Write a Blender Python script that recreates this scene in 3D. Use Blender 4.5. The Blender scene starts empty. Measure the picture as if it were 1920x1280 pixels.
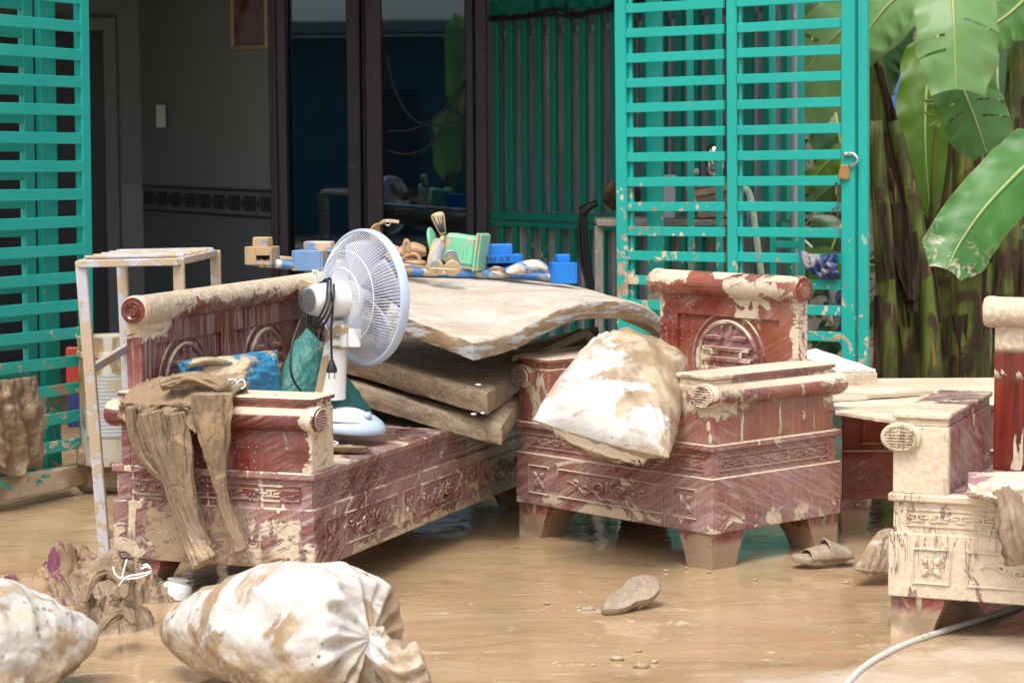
import bpy, bmesh, math, random
from mathutils import Vector, Matrix, noise
random.seed(7)
R = math.radians
scene = bpy.context.scene

# ------------------------------------------------------------------ camera, world, sun
FPX, PITCH, ROLL, CAMH = 4344.5, R(5.05), 0.006, 1.4328
_d = Vector((0, math.cos(PITCH), -math.sin(PITCH)))
_r0 = Vector((1, 0, 0)); _u0 = Vector((0, math.sin(PITCH), math.cos(PITCH)))
_r = _r0*math.cos(ROLL) - _u0*math.sin(ROLL)
_u = _r0*math.sin(ROLL) + _u0*math.cos(ROLL)
CAM = Vector((0, 0, CAMH))
cd = bpy.data.cameras.new('camera'); cam = bpy.data.objects.new('camera', cd)
scene.collection.objects.link(cam); scene.camera = cam
m3 = Matrix((_r, _u, -_d)).transposed().to_4x4(); m3.translation = CAM
cam.matrix_world = m3
cd.sensor_width = 36; cd.lens = FPX/1920*36; cd.clip_end = 300; cd.clip_start = .1
cd.dof.use_dof = True; cd.dof.focus_distance = 7.3; cd.dof.aperture_fstop = 7.0

w = bpy.data.worlds.new("World"); scene.world = w; w.use_nodes = True
nt = w.node_tree; nt.nodes.clear()
wo = nt.nodes.new('ShaderNodeOutputWorld'); bg = nt.nodes.new('ShaderNodeBackground')
sky = nt.nodes.new('ShaderNodeTexSky'); sky.sky_type = 'NISHITA'; sky.sun_disc = False
SUN_EL, SUN_AZ = R(62), R(200)
sky.sun_elevation = SUN_EL; sky.sun_rotation = SUN_AZ; sky.dust_density = 5; sky.air_density = 1.2; sky.ozone_density = .6
hs = nt.nodes.new('ShaderNodeHueSaturation'); hs.inputs['Saturation'].default_value = .35
nt.links.new(sky.outputs[0], hs.inputs['Color']); nt.links.new(hs.outputs[0], bg.inputs[0]); bg.inputs[1].default_value = .15
nt.links.new(bg.outputs[0], wo.inputs[0])
sl = bpy.data.lights.new('sun', 'SUN'); so = bpy.data.objects.new('sun', sl); scene.collection.objects.link(so)
sl.energy = 1.15; sl.angle = R(20); sl.color = (1, .965, .91)
sdir = Vector((math.sin(SUN_AZ)*math.cos(SUN_EL), math.cos(SUN_AZ)*math.cos(SUN_EL), math.sin(SUN_EL)))
so.rotation_euler = sdir.to_track_quat('Z', 'Y').to_euler()
scene.view_settings.view_transform = 'Standard'; scene.view_settings.look = 'None'
scene.view_settings.exposure = .74; scene.view_settings.gamma = 1

# ------------------------------------------------------------------ helpers
def bp(px, py, Y=None, z=None, X=None):
    """point of the place seen at photo pixel (px,py) lying at depth Y, or at height z"""
    v = _d + _r*((px-960)/FPX) - _u*((py-640)/FPX)
    if Y is not None: t = Y/v.y
    elif z is not None: t = (z-CAMH)/v.z
    else: t = X/v.x
    return CAM + v*t
def V(*a): return Vector(a)
def fbm(p, o=4): return noise.fractal(Vector(p), 1.0, 2.0, o)
def sstep(a, b, x):
    t = min(1, max(0, (x-a)/(b-a))); return t*t*(3-2*t)
def catmull(pts, n):
    pts = [Vector(p) for p in pts]; out = []
    P = [pts[0]*2-pts[1]] + pts + [pts[-1]*2-pts[-2]]
    segs = len(pts)-1
    for i in range(n+1):
        s = i/n*segs; k = min(int(s), segs-1); t = s-k
        a, b, c, d = P[k], P[k+1], P[k+2], P[k+3]
        out.append(.5*((2*b)+(c-a)*t+(2*a-5*b+4*c-d)*t*t+(3*b-a-3*c+d)*t**3))
    return out
def lerplist(l, t):
    s = t*(len(l)-1); k = min(int(s), len(l)-2); return l[k]+(l[k+1]-l[k])*(s-k)

class MB:
    def __init__(s): s.v = []; s.f = []; s.uv = None
    def add(s, vs, fs):
        o = len(s.v); s.v += [Vector(v) for v in vs]; s.f += [tuple(i+o for i in f) for f in fs]; return s
    def box(s, x0, x1, y0, y1, z0, z1, M=None, b=0.0):
        if x1 < x0: x0, x1 = x1, x0
        if y1 < y0: y0, y1 = y1, y0
        if b <= 0:
            vs = [Vector((x, y, z)) for x in (x0, x1) for y in (y0, y1) for z in (z0, z1)]
            fs = [(0,1,3,2),(4,6,7,5),(0,4,5,1),(2,3,7,6),(0,2,6,4),(1,5,7,3)]
        else:
            b = min(b, (x1-x0)*.45, (y1-y0)*.45, (z1-z0)*.45)
            vs = []; idx = {}
            for ix, X in enumerate((x0, x1)):
                for iy, Yy in enumerate((y0, y1)):
                    for iz, Z in enumerate((z0, z1)):
                        sx, sy, sz = (1 if ix == 0 else -1), (1 if iy == 0 else -1), (1 if iz == 0 else -1)
                        for ax in range(3):
                            p = [X+sx*b, Yy+sy*b, Z+sz*b]; p[ax] = (X, Yy, Z)[ax]
                            idx[(ix, iy, iz, ax)] = len(vs); vs.append(Vector(p))
            fs = []
            for ax in range(3):
                o = [a for a in range(3) if a != ax]
                for sd in (0, 1):
                    q = []
                    for (p_, r_) in ((0,0),(1,0),(1,1),(0,1)):
                        k = [0,0,0]; k[ax] = sd; k[o[0]] = p_; k[o[1]] = r_; q.append(idx[(*k, ax)])
                    fs.append(tuple(q))
            for ax in range(3):
                o = [a for a in range(3) if a != ax]
                for p_ in (0,1):
                    for r_ in (0,1):
                        k0 = [0,0,0]; k1 = [0,0,0]; k0[ax] = 0; k1[ax] = 1
                        for k in (k0, k1): k[o[0]] = p_; k[o[1]] = r_
                        fs.append((idx[(*k0,o[0])], idx[(*k1,o[0])], idx[(*k1,o[1])], idx[(*k0,o[1])]))
            for ix in (0,1):
                for iy in (0,1):
                    for iz in (0,1): fs.append((idx[(ix,iy,iz,0)], idx[(ix,iy,iz,1)], idx[(ix,iy,iz,2)]))
        if M is not None: vs = [M @ v for v in vs]
        return s.add(vs, fs)
    def bar(s, p, q, w, h, up=Vector((0,0,1)), b=.003):
        p = Vector(p); q = Vector(q); d = q-p; L = d.length; d.normalize()
        x = d.cross(Vector(up)); 
        if x.length < 1e-4: x = d.cross(Vector((0,1,0)))
        x.normalize(); y = x.cross(d)
        M = Matrix((x, d, y)).transposed().to_4x4(); M.translation = p
        return s.box(-w/2, w/2, 0, L, -h/2, h/2, M, b)
    def grid(s, fn, nu, nv, cu=False, cv=False):
        o = len(s.v); 
        for i in range(nu + (0 if cu else 1)):
            for j in range(nv + (0 if cv else 1)): s.v.append(Vector(fn(i/nu, j/nv)))
        NV = nv + (0 if cv else 1); NU = nu + (0 if cu else 1)
        for i in range(nu):
            for j in range(nv):
                a = o+i*NV+j; b = o+((i+1) % NU)*NV+j; c = o+((i+1) % NU)*NV+(j+1) % NV; d = o+i*NV+(j+1) % NV
                s.f.append((a, b, c, d))
        return s
    def tube(s, pts, rad, n=10, caps=True, flat=None, up=None):
        pts = [Vector(p) for p in pts]; m = len(pts); o = len(s.v)
        t0 = (pts[1]-pts[0]).normalized(); nrm = Vector(up) if up else (Vector((0,0,1)) if abs(t0.z) < .9 else Vector((1,0,0)))
        for i, p in enumerate(pts):
            t = (pts[min(i+1, m-1)]-pts[max(i-1, 0)])
            t = t.normalized() if t.length > 1e-9 else t0
            nrm = (nrm - t*nrm.dot(t)); nrm.normalize(); bn = t.cross(nrm)
            r = rad(i/(m-1)) if callable(rad) else (rad[i] if isinstance(rad, (list, tuple)) else rad)
            for k in range(n):
                a = 2*math.pi*k/n
                if flat: rr = flat(i/(m-1), a); s.v.append(p+nrm*math.cos(a)*rr[0]+bn*math.sin(a)*rr[1])
                else: s.v.append(p+nrm*math.cos(a)*r+bn*math.sin(a)*r)
        for i in range(m-1):
            for k in range(n): s.f.append((o+i*n+k, o+i*n+(k+1) % n, o+(i+1)*n+(k+1) % n, o+(i+1)*n+k))
        if caps: s.f.append(tuple(o+k for k in range(n))[::-1]); s.f.append(tuple(o+(m-1)*n+k for k in range(n)))
        return s
    def cyl(s, p, q, r0, r1=None, n=20): return s.tube([p, q], [r0, r0 if r1 is None else r1], n)
    def lathe(s, prof, M, n=32):
        """prof list of (r,z)"""
        o = len(s.v); m = len(prof)
        for r, z in prof:
            for k in range(n):
                a = 2*math.pi*k/n; s.v.append(M @ Vector((r*math.cos(a), r*math.sin(a), z)))
        for i in range(m-1):
            for k in range(n): s.f.append((o+i*n+k, o+i*n+(k+1) % n, o+(i+1)*n+(k+1) % n, o+(i+1)*n+k))
        if prof[0][0] > 1e-4: s.f.append(tuple(o+k for k in range(n))[::-1])
        if prof[-1][0] > 1e-4: s.f.append(tuple(o+(m-1)*n+k for k in range(n)))
        return s
    def build(s, name, mat, parent=None, smooth=False, local=False, recalc=True, angle=None):
        me = bpy.data.meshes.new(name)
        vs = s.v
        if parent is not None and not local:
            Mi = WM[parent.name].inverted(); vs = [Mi @ v for v in vs]
        me.from_pydata([tuple(v) for v in vs], [], s.f)
        if recalc:
            bm = bmesh.new(); bm.from_mesh(me); bmesh.ops.recalc_face_normals(bm, faces=bm.faces); bm.to_mesh(me); bm.free()
        if s.uv:
            uvl = me.uv_layers.new(name='UVMap')
            for lp in me.loops: uvl.data[lp.index].uv = s.uv[lp.vertex_index]
        me.materials.append(mat)
        if smooth:
            for p in me.polygons: p.use_smooth = True
            if angle: me.set_sharp_from_angle(angle=R(angle))
        o = bpy.data.objects.new(name, me); scene.collection.objects.link(o)
        if parent is not None: o.parent = parent; WM[o.name] = WM[parent.name].copy()
        else: WM[o.name] = Matrix.Identity(4)
        return o
WM = {}
def tag(o, label, cat, group=None):
    o['label'] = label; o['category'] = cat
    if group: o['group'] = group
    return o
def thing(name, label, cat, loc=(0,0,0), rz=0, group=None):
    o = bpy.data.objects.new(name, None); scene.collection.objects.link(o); o.empty_display_size = .05
    o.location = loc; o.rotation_euler = (0,0,rz)
    WM[o.name] = Matrix.Translation(Vector(loc)) @ Matrix.Rotation(rz, 4, 'Z')
    return tag(o, label, cat, group)
def top(mb, name, mat, label, cat, smooth=True, group=None, angle=None, recalc=True):
    """a one-mesh thing with its origin at its base"""
    c = Vector((0,0,0))
    for v in mb.v: c += v
    c /= len(mb.v); c.z = min(v.z for v in mb.v)
    mb.v = [v-c for v in mb.v]
    o = mb.build(name, mat, None, smooth, angle=angle, recalc=recalc); o.location = c; WM[o.name] = Matrix.Translation(c)
    return tag(o, label, cat, group)
def struct(o): o['kind'] = 'structure'; return o

# ------------------------------------------------------------------ materials
class G:
    def __init__(s, name):
        s.m = bpy.data.materials.new(name); s.m.use_nodes = True; s.t = s.m.node_tree; s.t.nodes.clear()
        s.out = s.t.nodes.new('ShaderNodeOutputMaterial')
    def n(s, ty, **kw):
        o = s.t.nodes.new(ty)
        for k, v in kw.items(): setattr(o, k, v)
        return o
    def set(s, sock, val):
        if hasattr(val, 'is_output'): s.t.links.new(val, sock)
        elif isinstance(val, (tuple, list)) and len(val) == 3 and sock.type == 'RGBA': sock.default_value = (*val, 1)
        else: sock.default_value = val
    def math(s, op, a, b=0.0, c=None):
        o = s.n('ShaderNodeMath', operation=op); s.set(o.inputs[0], a); s.set(o.inputs[1], b)
        if c is not None: s.set(o.inputs[2], c)
        return o.outputs[0]
    def mul(s, a, b): return s.math('MULTIPLY', a, b)
    def add(s, a, b): return s.math('ADD', a, b)
    def sub(s, a, b): return s.math('SUBTRACT', a, b)
    def mx(s, a, b): return s.math('MAXIMUM', a, b)
    def mn(s, a, b): return s.math('MINIMUM', a, b)
    def ss(s, x, a, b, lo=0.0, hi=1.0):
        o = s.n('ShaderNodeMapRange', interpolation_type='SMOOTHSTEP'); s.set(o.inputs[0], x)
        s.set(o.inputs[1], a); s.set(o.inputs[2], b); s.set(o.inputs[3], lo); s.set(o.inputs[4], hi); return o.outputs[0]
    def mix(s, f, a, b, mode='MIX'):
        o = s.n('ShaderNodeMix', data_type='RGBA', blend_type=mode); s.set(o.inputs[0], f); s.set(o.inputs[6], a); s.set(o.inputs[7], b); return o.outputs[2]
    def pos(s, seed=0, kind='Object'):
        if kind == 'World': v = s.n('ShaderNodeNewGeometry').outputs['Position']
        else: v = s.n('ShaderNodeTexCoord').outputs[kind]
        o = s.n('ShaderNodeVectorMath', operation='ADD'); s.t.links.new(v, o.inputs[0]); o.inputs[1].default_value = (seed*1.37, seed*2.11, seed*.73); return o.outputs[0]
    def mapv(s, v, scale=(1,1,1), rot=(0,0,0)):
        o = s.n('ShaderNodeMapping'); s.t.links.new(v, o.inputs[0]); o.inputs['Scale'].default_value = scale; o.inputs['Rotation'].default_value = rot; return o.outputs[0]
    def noise(s, v, sc=5, det=4, ro=.5, dist=0.0):
        o = s.n('ShaderNodeTexNoise'); s.t.links.new(v, o.inputs['Vector']); o.inputs['Scale'].default_value = sc
        o.inputs['Detail'].default_value = det; o.inputs['Roughness'].default_value = ro; o.inputs['Distortion'].default_value = dist; return o.outputs[0]
    def voro(s, v, sc=20, rnd=1.0, out=0):
        o = s.n('ShaderNodeTexVoronoi'); s.t.links.new(v, o.inputs['Vector']); o.inputs['Scale'].default_value = sc; o.inputs['Randomness'].default_value = rnd
        return o.outputs[out]
    def sep(s, v):
        o = s.n('ShaderNodeSeparateXYZ'); s.t.links.new(v, o.inputs[0]); return o.outputs
    def nz(s): return s.sep(s.n('ShaderNodeNewGeometry').outputs['Normal'])[2]
    def bump(s, h, strength=.3, dist=.01, nrm=None):
        o = s.n('ShaderNodeBump'); s.set(o.inputs['Height'], h); o.inputs['Strength'].default_value = strength; o.inputs['Distance'].default_value = dist
        if nrm: s.t.links.new(nrm, o.inputs['Normal'])
        return o.outputs[0]
    def pbsdf(s, col, rough=.5, normal=None, spec=.5, metal=0.0, **kw):
        o = s.n('ShaderNodeBsdfPrincipled'); s.set(o.inputs['Base Color'], col); s.set(o.inputs['Roughness'], rough)
        o.inputs['Specular IOR Level'].default_value = spec; s.set(o.inputs['Metallic'], metal)
        if normal: s.t.links.new(normal, o.inputs['Normal'])
        for k, v in kw.items(): s.set(o.inputs[k.replace('_', ' ')], v)
        return o.outputs[0]
    def fin(s, sh): s.t.links.new(sh, s.out.inputs[0]); return s.m

CREAM = (.60, .50, .37); CREAM2 = (.49, .39, .27); WET = (.30, .205, .125); WET2 = (.21, .14, .082)

def mudmask(g, p, thr, width=.02, sc=5, dist=1.2, det=6):
    return g.ss(g.noise(p, sc, det, .55, dist), thr, thr+width)
def dots(g, p, sc=45, size=.16, dens=.5, stretch=(1,1,1)):
    q = g.mapv(p, stretch)
    d = g.voro(q, sc); n = g.noise(p, 3, 2)
    r = g.mul(g.ss(n, dens, dens+.25), size)
    return g.ss(g.sub(d, r), .0, -.03)

def wood_mud(name, seed=1, ycake=None, crack=False, patches=(), vert=.25, orange=0.0, splash=.60, film=.5, drip=.62, topm=.9, dotd=.42, wetz=None, grain='x', red=1.0, heavy=None, streak=(0,0,.0)):
    g = G(name); p = g.pos(seed)
    # varnished rosewood
    sc = {'x': (1.2, 14, 26), 'y': (14, 1.2, 26), 'z': (14, 14, 1.0)}[grain]
    gr = g.noise(g.mapv(p, sc), 2.2, 6, .6, .6)
    big = g.noise(p, 3.2, 3, .5)
    wood = g.mix(g.ss(gr, .32, .68), (.075*red, .008, .006), (.185*red, .022, .012))
    wood = g.mix(g.ss(big, .42, .68), wood, g.mix(.6, wood, (.27, .062, .022)))
    if orange: wood = g.mix(g.mul(g.ss(g.noise(p, 2.4, 4, .55), .38, .62), orange), wood, (.30, .095, .040))
    # wiped thin film of dried mud, in streaks
    q = g.mapv(g.mapv(p, (1, 1, 1), (.42+streak[0], .48+streak[1], 0)), (5, 5, 60))
    st = g.noise(q, 1.3, 8, .72, .35)
    sp_k = g.noise(p, 130, 3, .7)
    fm = g.noise(p, 2.6, 4, .6, .4)
    q2 = g.mapv(p, (40, 40, 3)); st2 = g.noise(q2, 1.6, 5, .65, .2)
    fmask = g.mul(g.ss(st, .40, .74), g.ss(fm, .60-film*.20, .84-film*.20))
    fmask = g.mx(fmask, g.mul(g.mul(g.ss(st2, .46, .62), g.ss(g.noise(p, 1.9, 3), .62-film*.2, .75-film*.2)), vert))
    haze = g.mul(g.ss(g.noise(p, 3.3, 5, .6, .5), .34, .64), min(.42, .29*film))
    haze = g.mul(haze, g.ss(sp_k, .30, .62, .55, 1.25))
    col = g.mix(haze, wood, (.42, .29, .29))
    col = g.mix(g.mul(fmask, min(.72, .34+.22*film)), col, (.60, .51, .49))
    # thick mud
    wp = g.pos(seed)
    z = g.sep(g.pos(0))[2]
    m1 = mudmask(g, p, splash-.012, .03, 4.2, 1.4, 9)
    dq = g.mapv(p, (22, 22, 2.4))
    dm = g.mul(g.ss(g.noise(dq, 1.1, 4, .6, .5), drip, drip+.03), g.ss(g.noise(p, 2.2, 3), .45, .56))
    m3 = dots(g, p, 19, .26, dotd+.09, (1, 1, .55)); m4 = dots(g, g.mapv(p, (1.3,1.1,.9)), 60, .20, dotd+.06)
    nzv = g.nz()
    tm = g.mul(g.ss(nzv, .45, .62), g.ss(g.noise(p, 6, 5, .6, .8), .78-topm*.6, .80-topm*.6+.05))
    mud = g.mx(g.mx(g.mx(m1, dm), g.mx(m3, m4)), tm)
    if heavy:   # (z0, z1) band or function of height caked with mud
        for (a, b, thr) in heavy:
            hz = g.mul(g.ss(z, a-.015, a+.01), g.ss(z, b+.02, b-.02))
            hm = g.mul(hz, g.ss(g.noise(p, 7, 6, .6, 1.0), thr, thr+.03)); mud = g.mx(mud, hm)
    if ycake:
        yv = g.sep(g.pos(0))[1]
        for (yy_, thr, z0_) in ycake:
            hm = g.mul(g.mul(g.ss(yv, yy_+.02, yy_-.005), g.ss(z, z0_-.01, z0_+.01)), g.ss(g.noise(g.mapv(p, (1,1,.7)), 5, 6, .6, 1.0), thr, thr+.02)); mud = g.mx(mud, hm)
    if crack:
        cr = g.math('ABSOLUTE', g.sub(g.noise(g.mapv(p, (30, 30, 3.2)), 1.3, 5, .62, .9), .5))
        ck = g.mul(g.ss(cr, .014, .004), g.ss(g.noise(p, 3.5, 4), .47, .56)); mud = g.mul(mud, g.sub(1.0, g.mul(ck, .85)))
    mc = g.mix(g.ss(g.noise(p, 2.3, 4, .5), .44, .60), CREAM, CREAM2)
    mc = g.mix(g.ss(g.noise(p, 60, 3), .4, .7), mc, (.68, .56, .42))
    if patches:
        X_, Y_, Z_ = g.sep(g.pos(0)); e1 = g.noise(p, 8, 8, .68, 1.4); e2 = g.noise(g.mapv(p, (1,1,.3)), 30, 4, .65, .5)
        for (bx_, wet_, amp_) in patches:
            d_ = None
            for v_, (lo, hi) in zip((X_, Y_, Z_), bx_):
                q_ = g.mn(g.sub(v_, lo), g.sub(hi, v_)); d_ = q_ if d_ is None else g.mn(d_, q_)
            k_ = g.ss(g.add(d_, g.add(g.mul(g.sub(e1, .5), amp_), g.mul(g.sub(e2, .5), amp_*.5))), 0, .004)
            k_ = g.mul(k_, g.sub(1.0, g.mul(g.mul(g.ss(g.noise(g.mapv(g.mapv(p, (1,1,1), (.3,.25,0)), (14, 14, 70)), 1.2, 6, .7, .5), .54, .60), g.ss(g.add(d_, g.mul(g.sub(e1, .5), .2)), .03, .0)), .9)))
            if wet_: mc = g.mix(g.mul(k_, wet_), mc, WET)
            mud = g.mx(mud, k_)
    if wetz:
        wm = g.mul(g.ss(g.add(z, g.mul(g.noise(p, 5, 4), .25)), wetz+.17, wetz+.11), g.ss(g.noise(p, 2.4, 3), .40, .44)); mc = g.mix(wm, mc, WET)
    col = g.mix(mud, col, mc)
    h = g.add(g.mul(mud, 1.0), g.mul(g.mul(g.noise(p, 30, 5, .65), .9), mud))
    h = g.add(h, g.mul(fmask, .12))
    nb = g.bump(h, .75, .006)
    ro = g.add(g.mul(fmask, .25), .12); ro = g.add(g.mul(g.mx(mud, g.mul(haze, 2)), .42), ro)
    return g.fin(g.pbsdf(col, g.mn(ro, .85), nb, .5))

def mud_solid(name, c1=WET, c2=CREAM2, seed=0, thr=.5, rough=.55, bsc=30, bst=.6, kind='Object', white=None, fine=1.0, spec=.4, extra=None):
    g = G(name); p = g.pos(seed, kind)
    f = g.ss(g.noise(p, 3.5, 6, .6, .6), thr-.07, thr+.08)
    col = g.mix(f, c1, c2)
    col = g.mix(g.ss(g.noise(p, 26, 6, .7), .35, .7), col, g.mix(.5, col, tuple(x*.62 for x in c1)))
    col = g.mix(g.mul(g.ss(g.noise(p, 90, 3, .6), .52, .72), .35), col, (.62, .5, .36))
    if white:
        wm = g.ss(g.noise(g.pos(seed+5, kind), white[1], 7, .65, .8), white[0], white[0]+.025)
        col = g.mix(wm, col, white[2])
    h = g.add(g.noise(p, bsc*.35, 5, .6, .5), g.mul(g.noise(p, bsc, 6, .7, .3), .55*fine))
    nb = g.bump(h, bst, .02)
    return g.fin(g.pbsdf(col, g.ss(g.noise(p, 8, 4), .3, .7, rough-.12, rough+.15), nb, spec))

def paint(name, col, mudamt=.0, seed=0, rough=.38, low=None, metal=0.0, mudc=None, hot=None):
    """painted surface; low=(z0,z1): mud splashes grow denser below the flood line"""
    g = G(name); p = g.pos(seed, 'World')
    c = g.mix(g.ss(g.noise(p, 1.4, 3), .3, .7), col, tuple(x*.88 for x in col))
    c = g.mix(g.mul(g.ss(g.noise(g.mapv(p, (8,8,30)), 3, 5, .65), .55, .75), .16), c, tuple(min(1, x*1.25+.03) for x in col))
    c = g.mix(g.mul(g.ss(g.noise(p, 12, 5, .7), .6, .8), .25), c, (.45, .36, .25))
    if low:
        z = g.sep(g.pos(0, 'World'))[2]
        dens = g.ss(z, low[1], low[0], 0, 1)
        if hot:
            X_, Y_, Z_ = g.sep(g.pos(0, 'World')); hz = g.mul(g.mul(g.ss(X_, hot[1], hot[1]-.15), g.ss(X_, hot[0]-.1, hot[0])), g.mul(g.ss(Z_, hot[3]+.06, hot[3]-.06), g.ss(Z_, hot[2]-.2, hot[2])))
            dens = g.add(dens, g.mul(hz, hot[4]))
        n1 = g.noise(p, 9, 6, .6, 1.6)
        m = g.ss(g.sub(n1, g.sub(.80, g.mul(dens, .17+mudamt))), 0, .015)
        d1 = g.mul(dots(g, p, 30, .34, .40, (1,1,.7)), g.ss(dens, .1, .5))
        m = g.mx(m, d1)
        c = g.mix(m, c, g.mix(g.ss(g.noise(p, 4, 3), .4, .6), CREAM, WET) if mudc is None else mudc)
        nb = g.bump(g.add(m, g.mul(g.noise(p, 60, 4), .1)), .6, .003); ro = g.add(g.mul(m, .35), rough)
    else:
        m = g.ss(g.noise(p, 7, 6, .6, 1.2), .72-mudamt*.4, .735-mudamt*.4)
        c = g.mix(m, c, g.mix(g.ss(g.noise(p, 4, 3), .4, .6), CREAM, WET) if mudc is None else mudc)
        nb = g.bump(g.add(m, g.mul(g.noise(p, 60, 4), .1)), .6, .003); ro = g.add(g.mul(m, .35), rough)
    return g.fin(g.pbsdf(c, ro, nb, .45, metal))

def plain(name, col, rough=.5, metal=0, spec=.5, bump=0, bsc=80, var=.15, **kw):
    g = G(name); p = g.pos(3)
    c = g.mix(g.ss(g.noise(p, 9, 4), .3, .7), col, tuple(x*(1-var) for x in col))
    nb = g.bump(g.noise(p, bsc, 4), bump, .003) if bump else None
    return g.fin(g.pbsdf(c, rough, nb, spec, metal, **kw))

def cloth_mat(name, c1, mudc=WET, mud=.5, seed=0, weave=0, rough=.6, stripes=None, sheen=0):
    g = G(name); p = g.pos(seed)
    c = g.mix(g.ss(g.noise(p, 6, 5), .35, .65), c1, tuple(x*.8 for x in c1))
    m = g.ss(g.noise(p, 5.5, 7, .62, .7), .68-mud*.4, .76-mud*.4)
    mc = g.mix(g.ss(g.noise(p, 9, 4), .4, .62), mudc, tuple(min(1, x*1.35) for x in mudc))
    c = g.mix(m, c, mc)
    rd1 = g.math('ABSOLUTE', g.sub(g.noise(g.mapv(p, (1.4,1.4,.7)), 11, 3, .5, 1.0), .5))
    h = g.add(g.mul(g.noise(p, 40, 5, .65, .3), .5), g.mul(g.ss(rd1, 0, .10), .30))
    if weave:
        wv = g.n('ShaderNodeTexWave', wave_type='BANDS', bands_direction='Z'); g.t.links.new(p, wv.inputs[0]); wv.inputs['Scale'].default_value = weave
        wx = g.n('ShaderNodeTexWave', wave_type='BANDS', bands_direction='X'); g.t.links.new(p, wx.inputs[0]); wx.inputs['Scale'].default_value = weave
        h = g.add(h, g.mul(g.add(wv.outputs[1], wx.outputs[1]), .12))
    h = g.add(h, g.mul(m, .5))
    return g.fin(g.pbsdf(c, rough, g.bump(h, .6, .009), .4))

TEAL = (.016, .39, .335)
M = {}
M['teal'] = paint('teal_paint_muddy', TEAL, .14, 1, .33, (.10, 1.25))
M['teal_r'] = paint('teal_paint_right_gate', TEAL, .10, 4, .33, (.30, 1.35), hot=(.3, .92, .75, 1.22, .52))
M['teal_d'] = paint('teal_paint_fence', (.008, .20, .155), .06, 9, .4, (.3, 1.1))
M['white_wood'] = paint('white_painted_wood', (.52, .52, .56), .60, 12, .5, None, mudc=(.50, .39, .27))
ANY = (-9, 9)
M['bench'] = wood_mud('rosewood_bench', 2, splash=.64, film=.75, drip=.69, topm=.75, dotd=.36, grain='y', streak=(0,0,0), patches=[
    ((ANY, (.20, .56), (.08, .295)), .85, .16), ((ANY, (.06, .24), (.05, .27)), 0, .22), ((ANY, (.30, .62), (.29, .345)), .8, .10), ((ANY, (.345, .385), (.43, .56)), 0, .05), ((ANY, (-.02, .03), (.40, .63)), 0, .13), ((ANY, (.60,.68), (.1,.17)), 0, .12), ((ANY, (.1,.2), (.30,.40)), 0, .16)])
M['benchl'] = wood_mud('rosewood_bench_front', 21, splash=.60, film=1.5, drip=.60, topm=.45, dotd=.40, wetz=.1, heavy=[(.05, .2, .55)], grain='x', patches=[(((-1, .012), (.22, .58), (.08, .31)), .9, .14), (((-1, .012), (.05, .26), (.05, .26)), 0, .22), (((-1,.012), (.60,.64), (.1,.17)), 0, .12), (((.3, 2.1), (-1, .01), (.09, .135)), 0, .12)])
M['bench_back'] = wood_mud('rosewood_bench_back', 5, splash=.66, film=.9, drip=.70, topm=.7, dotd=.42, vert=.8, grain='z', patches=[(((-.1, 2), ANY, (.885, 1.0)), 0, .16), (((-.1,.28), ANY, (.80,.96)), 0, .15), (((.05,.2), ANY, (.40,.50)), 0, .10)])
M['chair'] = wood_mud('rosewood_armchair', 8, splash=.635, film=1.5, drip=.69, topm=.95, dotd=.42, grain='x', red=1.1, orange=.45, heavy=[(.08, .16, .52)])
M['chair_back'] = wood_mud('rosewood_armchair_back', 9, splash=.67, film=.8, drip=.71, topm=.45, dotd=.40, grain='x', red=1.2, orange=.8, patches=[
    (((.10, .34), ANY, (.90, .98)), 0, .10), (((.52, .70), ANY, (.82, .92)), 0, .16), (((.54, .66), ANY, (.77, .82)), 0, .14), (((.81, .86), ANY, (.45, .88)), 0, .14), (((.15, .17), ANY, (.45, .86)), 0, .12), (((.70, .86), ANY, (.86, .90)), 0, .12)])
M['chair_mudtop'] = wood_mud('rosewood_armchair_arm', 15, splash=.60, film=.95, drip=.64, topm=1.3, dotd=.40, grain='y', red=1.25, orange=.8, patches=[(((.6,2), (-.05, .20), (.505, .56)), 0, .12), (((.6,2), (-.05, .12), (.56, .66)), 0, .16), (((.6,2), (.52, .70), (.56, .62)), 0, .10), (((.6,2), (.56, .63), (.50, .55)), 0, .09)])
M['bench_cap'] = wood_mud('rosewood_clean_cap', 77, splash=.70, film=.3, drip=.75, topm=.1, dotd=.5, grain='z')
M['chairD'] = wood_mud('rosewood_caked_armchair', 31, splash=.56, film=1.6, drip=.64, topm=.40, dotd=.42, grain='x', ycake=[(.035, .36, .0)], crack=True, wetz=.06)
M['chairDarm'] = wood_mud('rosewood_caked_arm', 33, splash=.62, film=1.7, drip=.70, topm=.2, dotd=.42, grain='y', ycake=[(.03, .30, .0), (.26, .25, .635)], crack=True)
M['chairDback'] = wood_mud('rosewood_caked_back', 36, splash=.66, film=.15, drip=.58, topm=1.3, dotd=.55, grain='z', heavy=[(.78, 1.0, .28), (.70,.80,.50)])
M['table'] = wood_mud('rosewood_table', 41, splash=.68, film=.6, drip=.66, topm=.9, dotd=.46, grain='x', wetz=-.05, heavy=[(-.1, .12, .40)])
M['carve'] = wood_mud('rosewood_carving', 51, splash=.60, film=1.3, drip=.64, topm=1.6, dotd=.40, grain='x')
M['mattress'] = mud_solid('mud_soaked_mattress', (.33, .245, .165), (.42, .325, .225), 3, .52, .55, 26, .9)
M['mattress_top'] = None
g = G('mattress_dry_top'); p = g.pos(7); nzv = g.nz()
base = g.mix(g.ss(g.noise(p, 4, 6, .6, .6), .40, .6), (.36, .26, .16), (.27, .18, .10))
blue = g.mix(g.ss(g.noise(g.mapv(p, (3,3,20)), 3, 5, .6), .5, .6), base, (.42, .44, .47))
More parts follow.
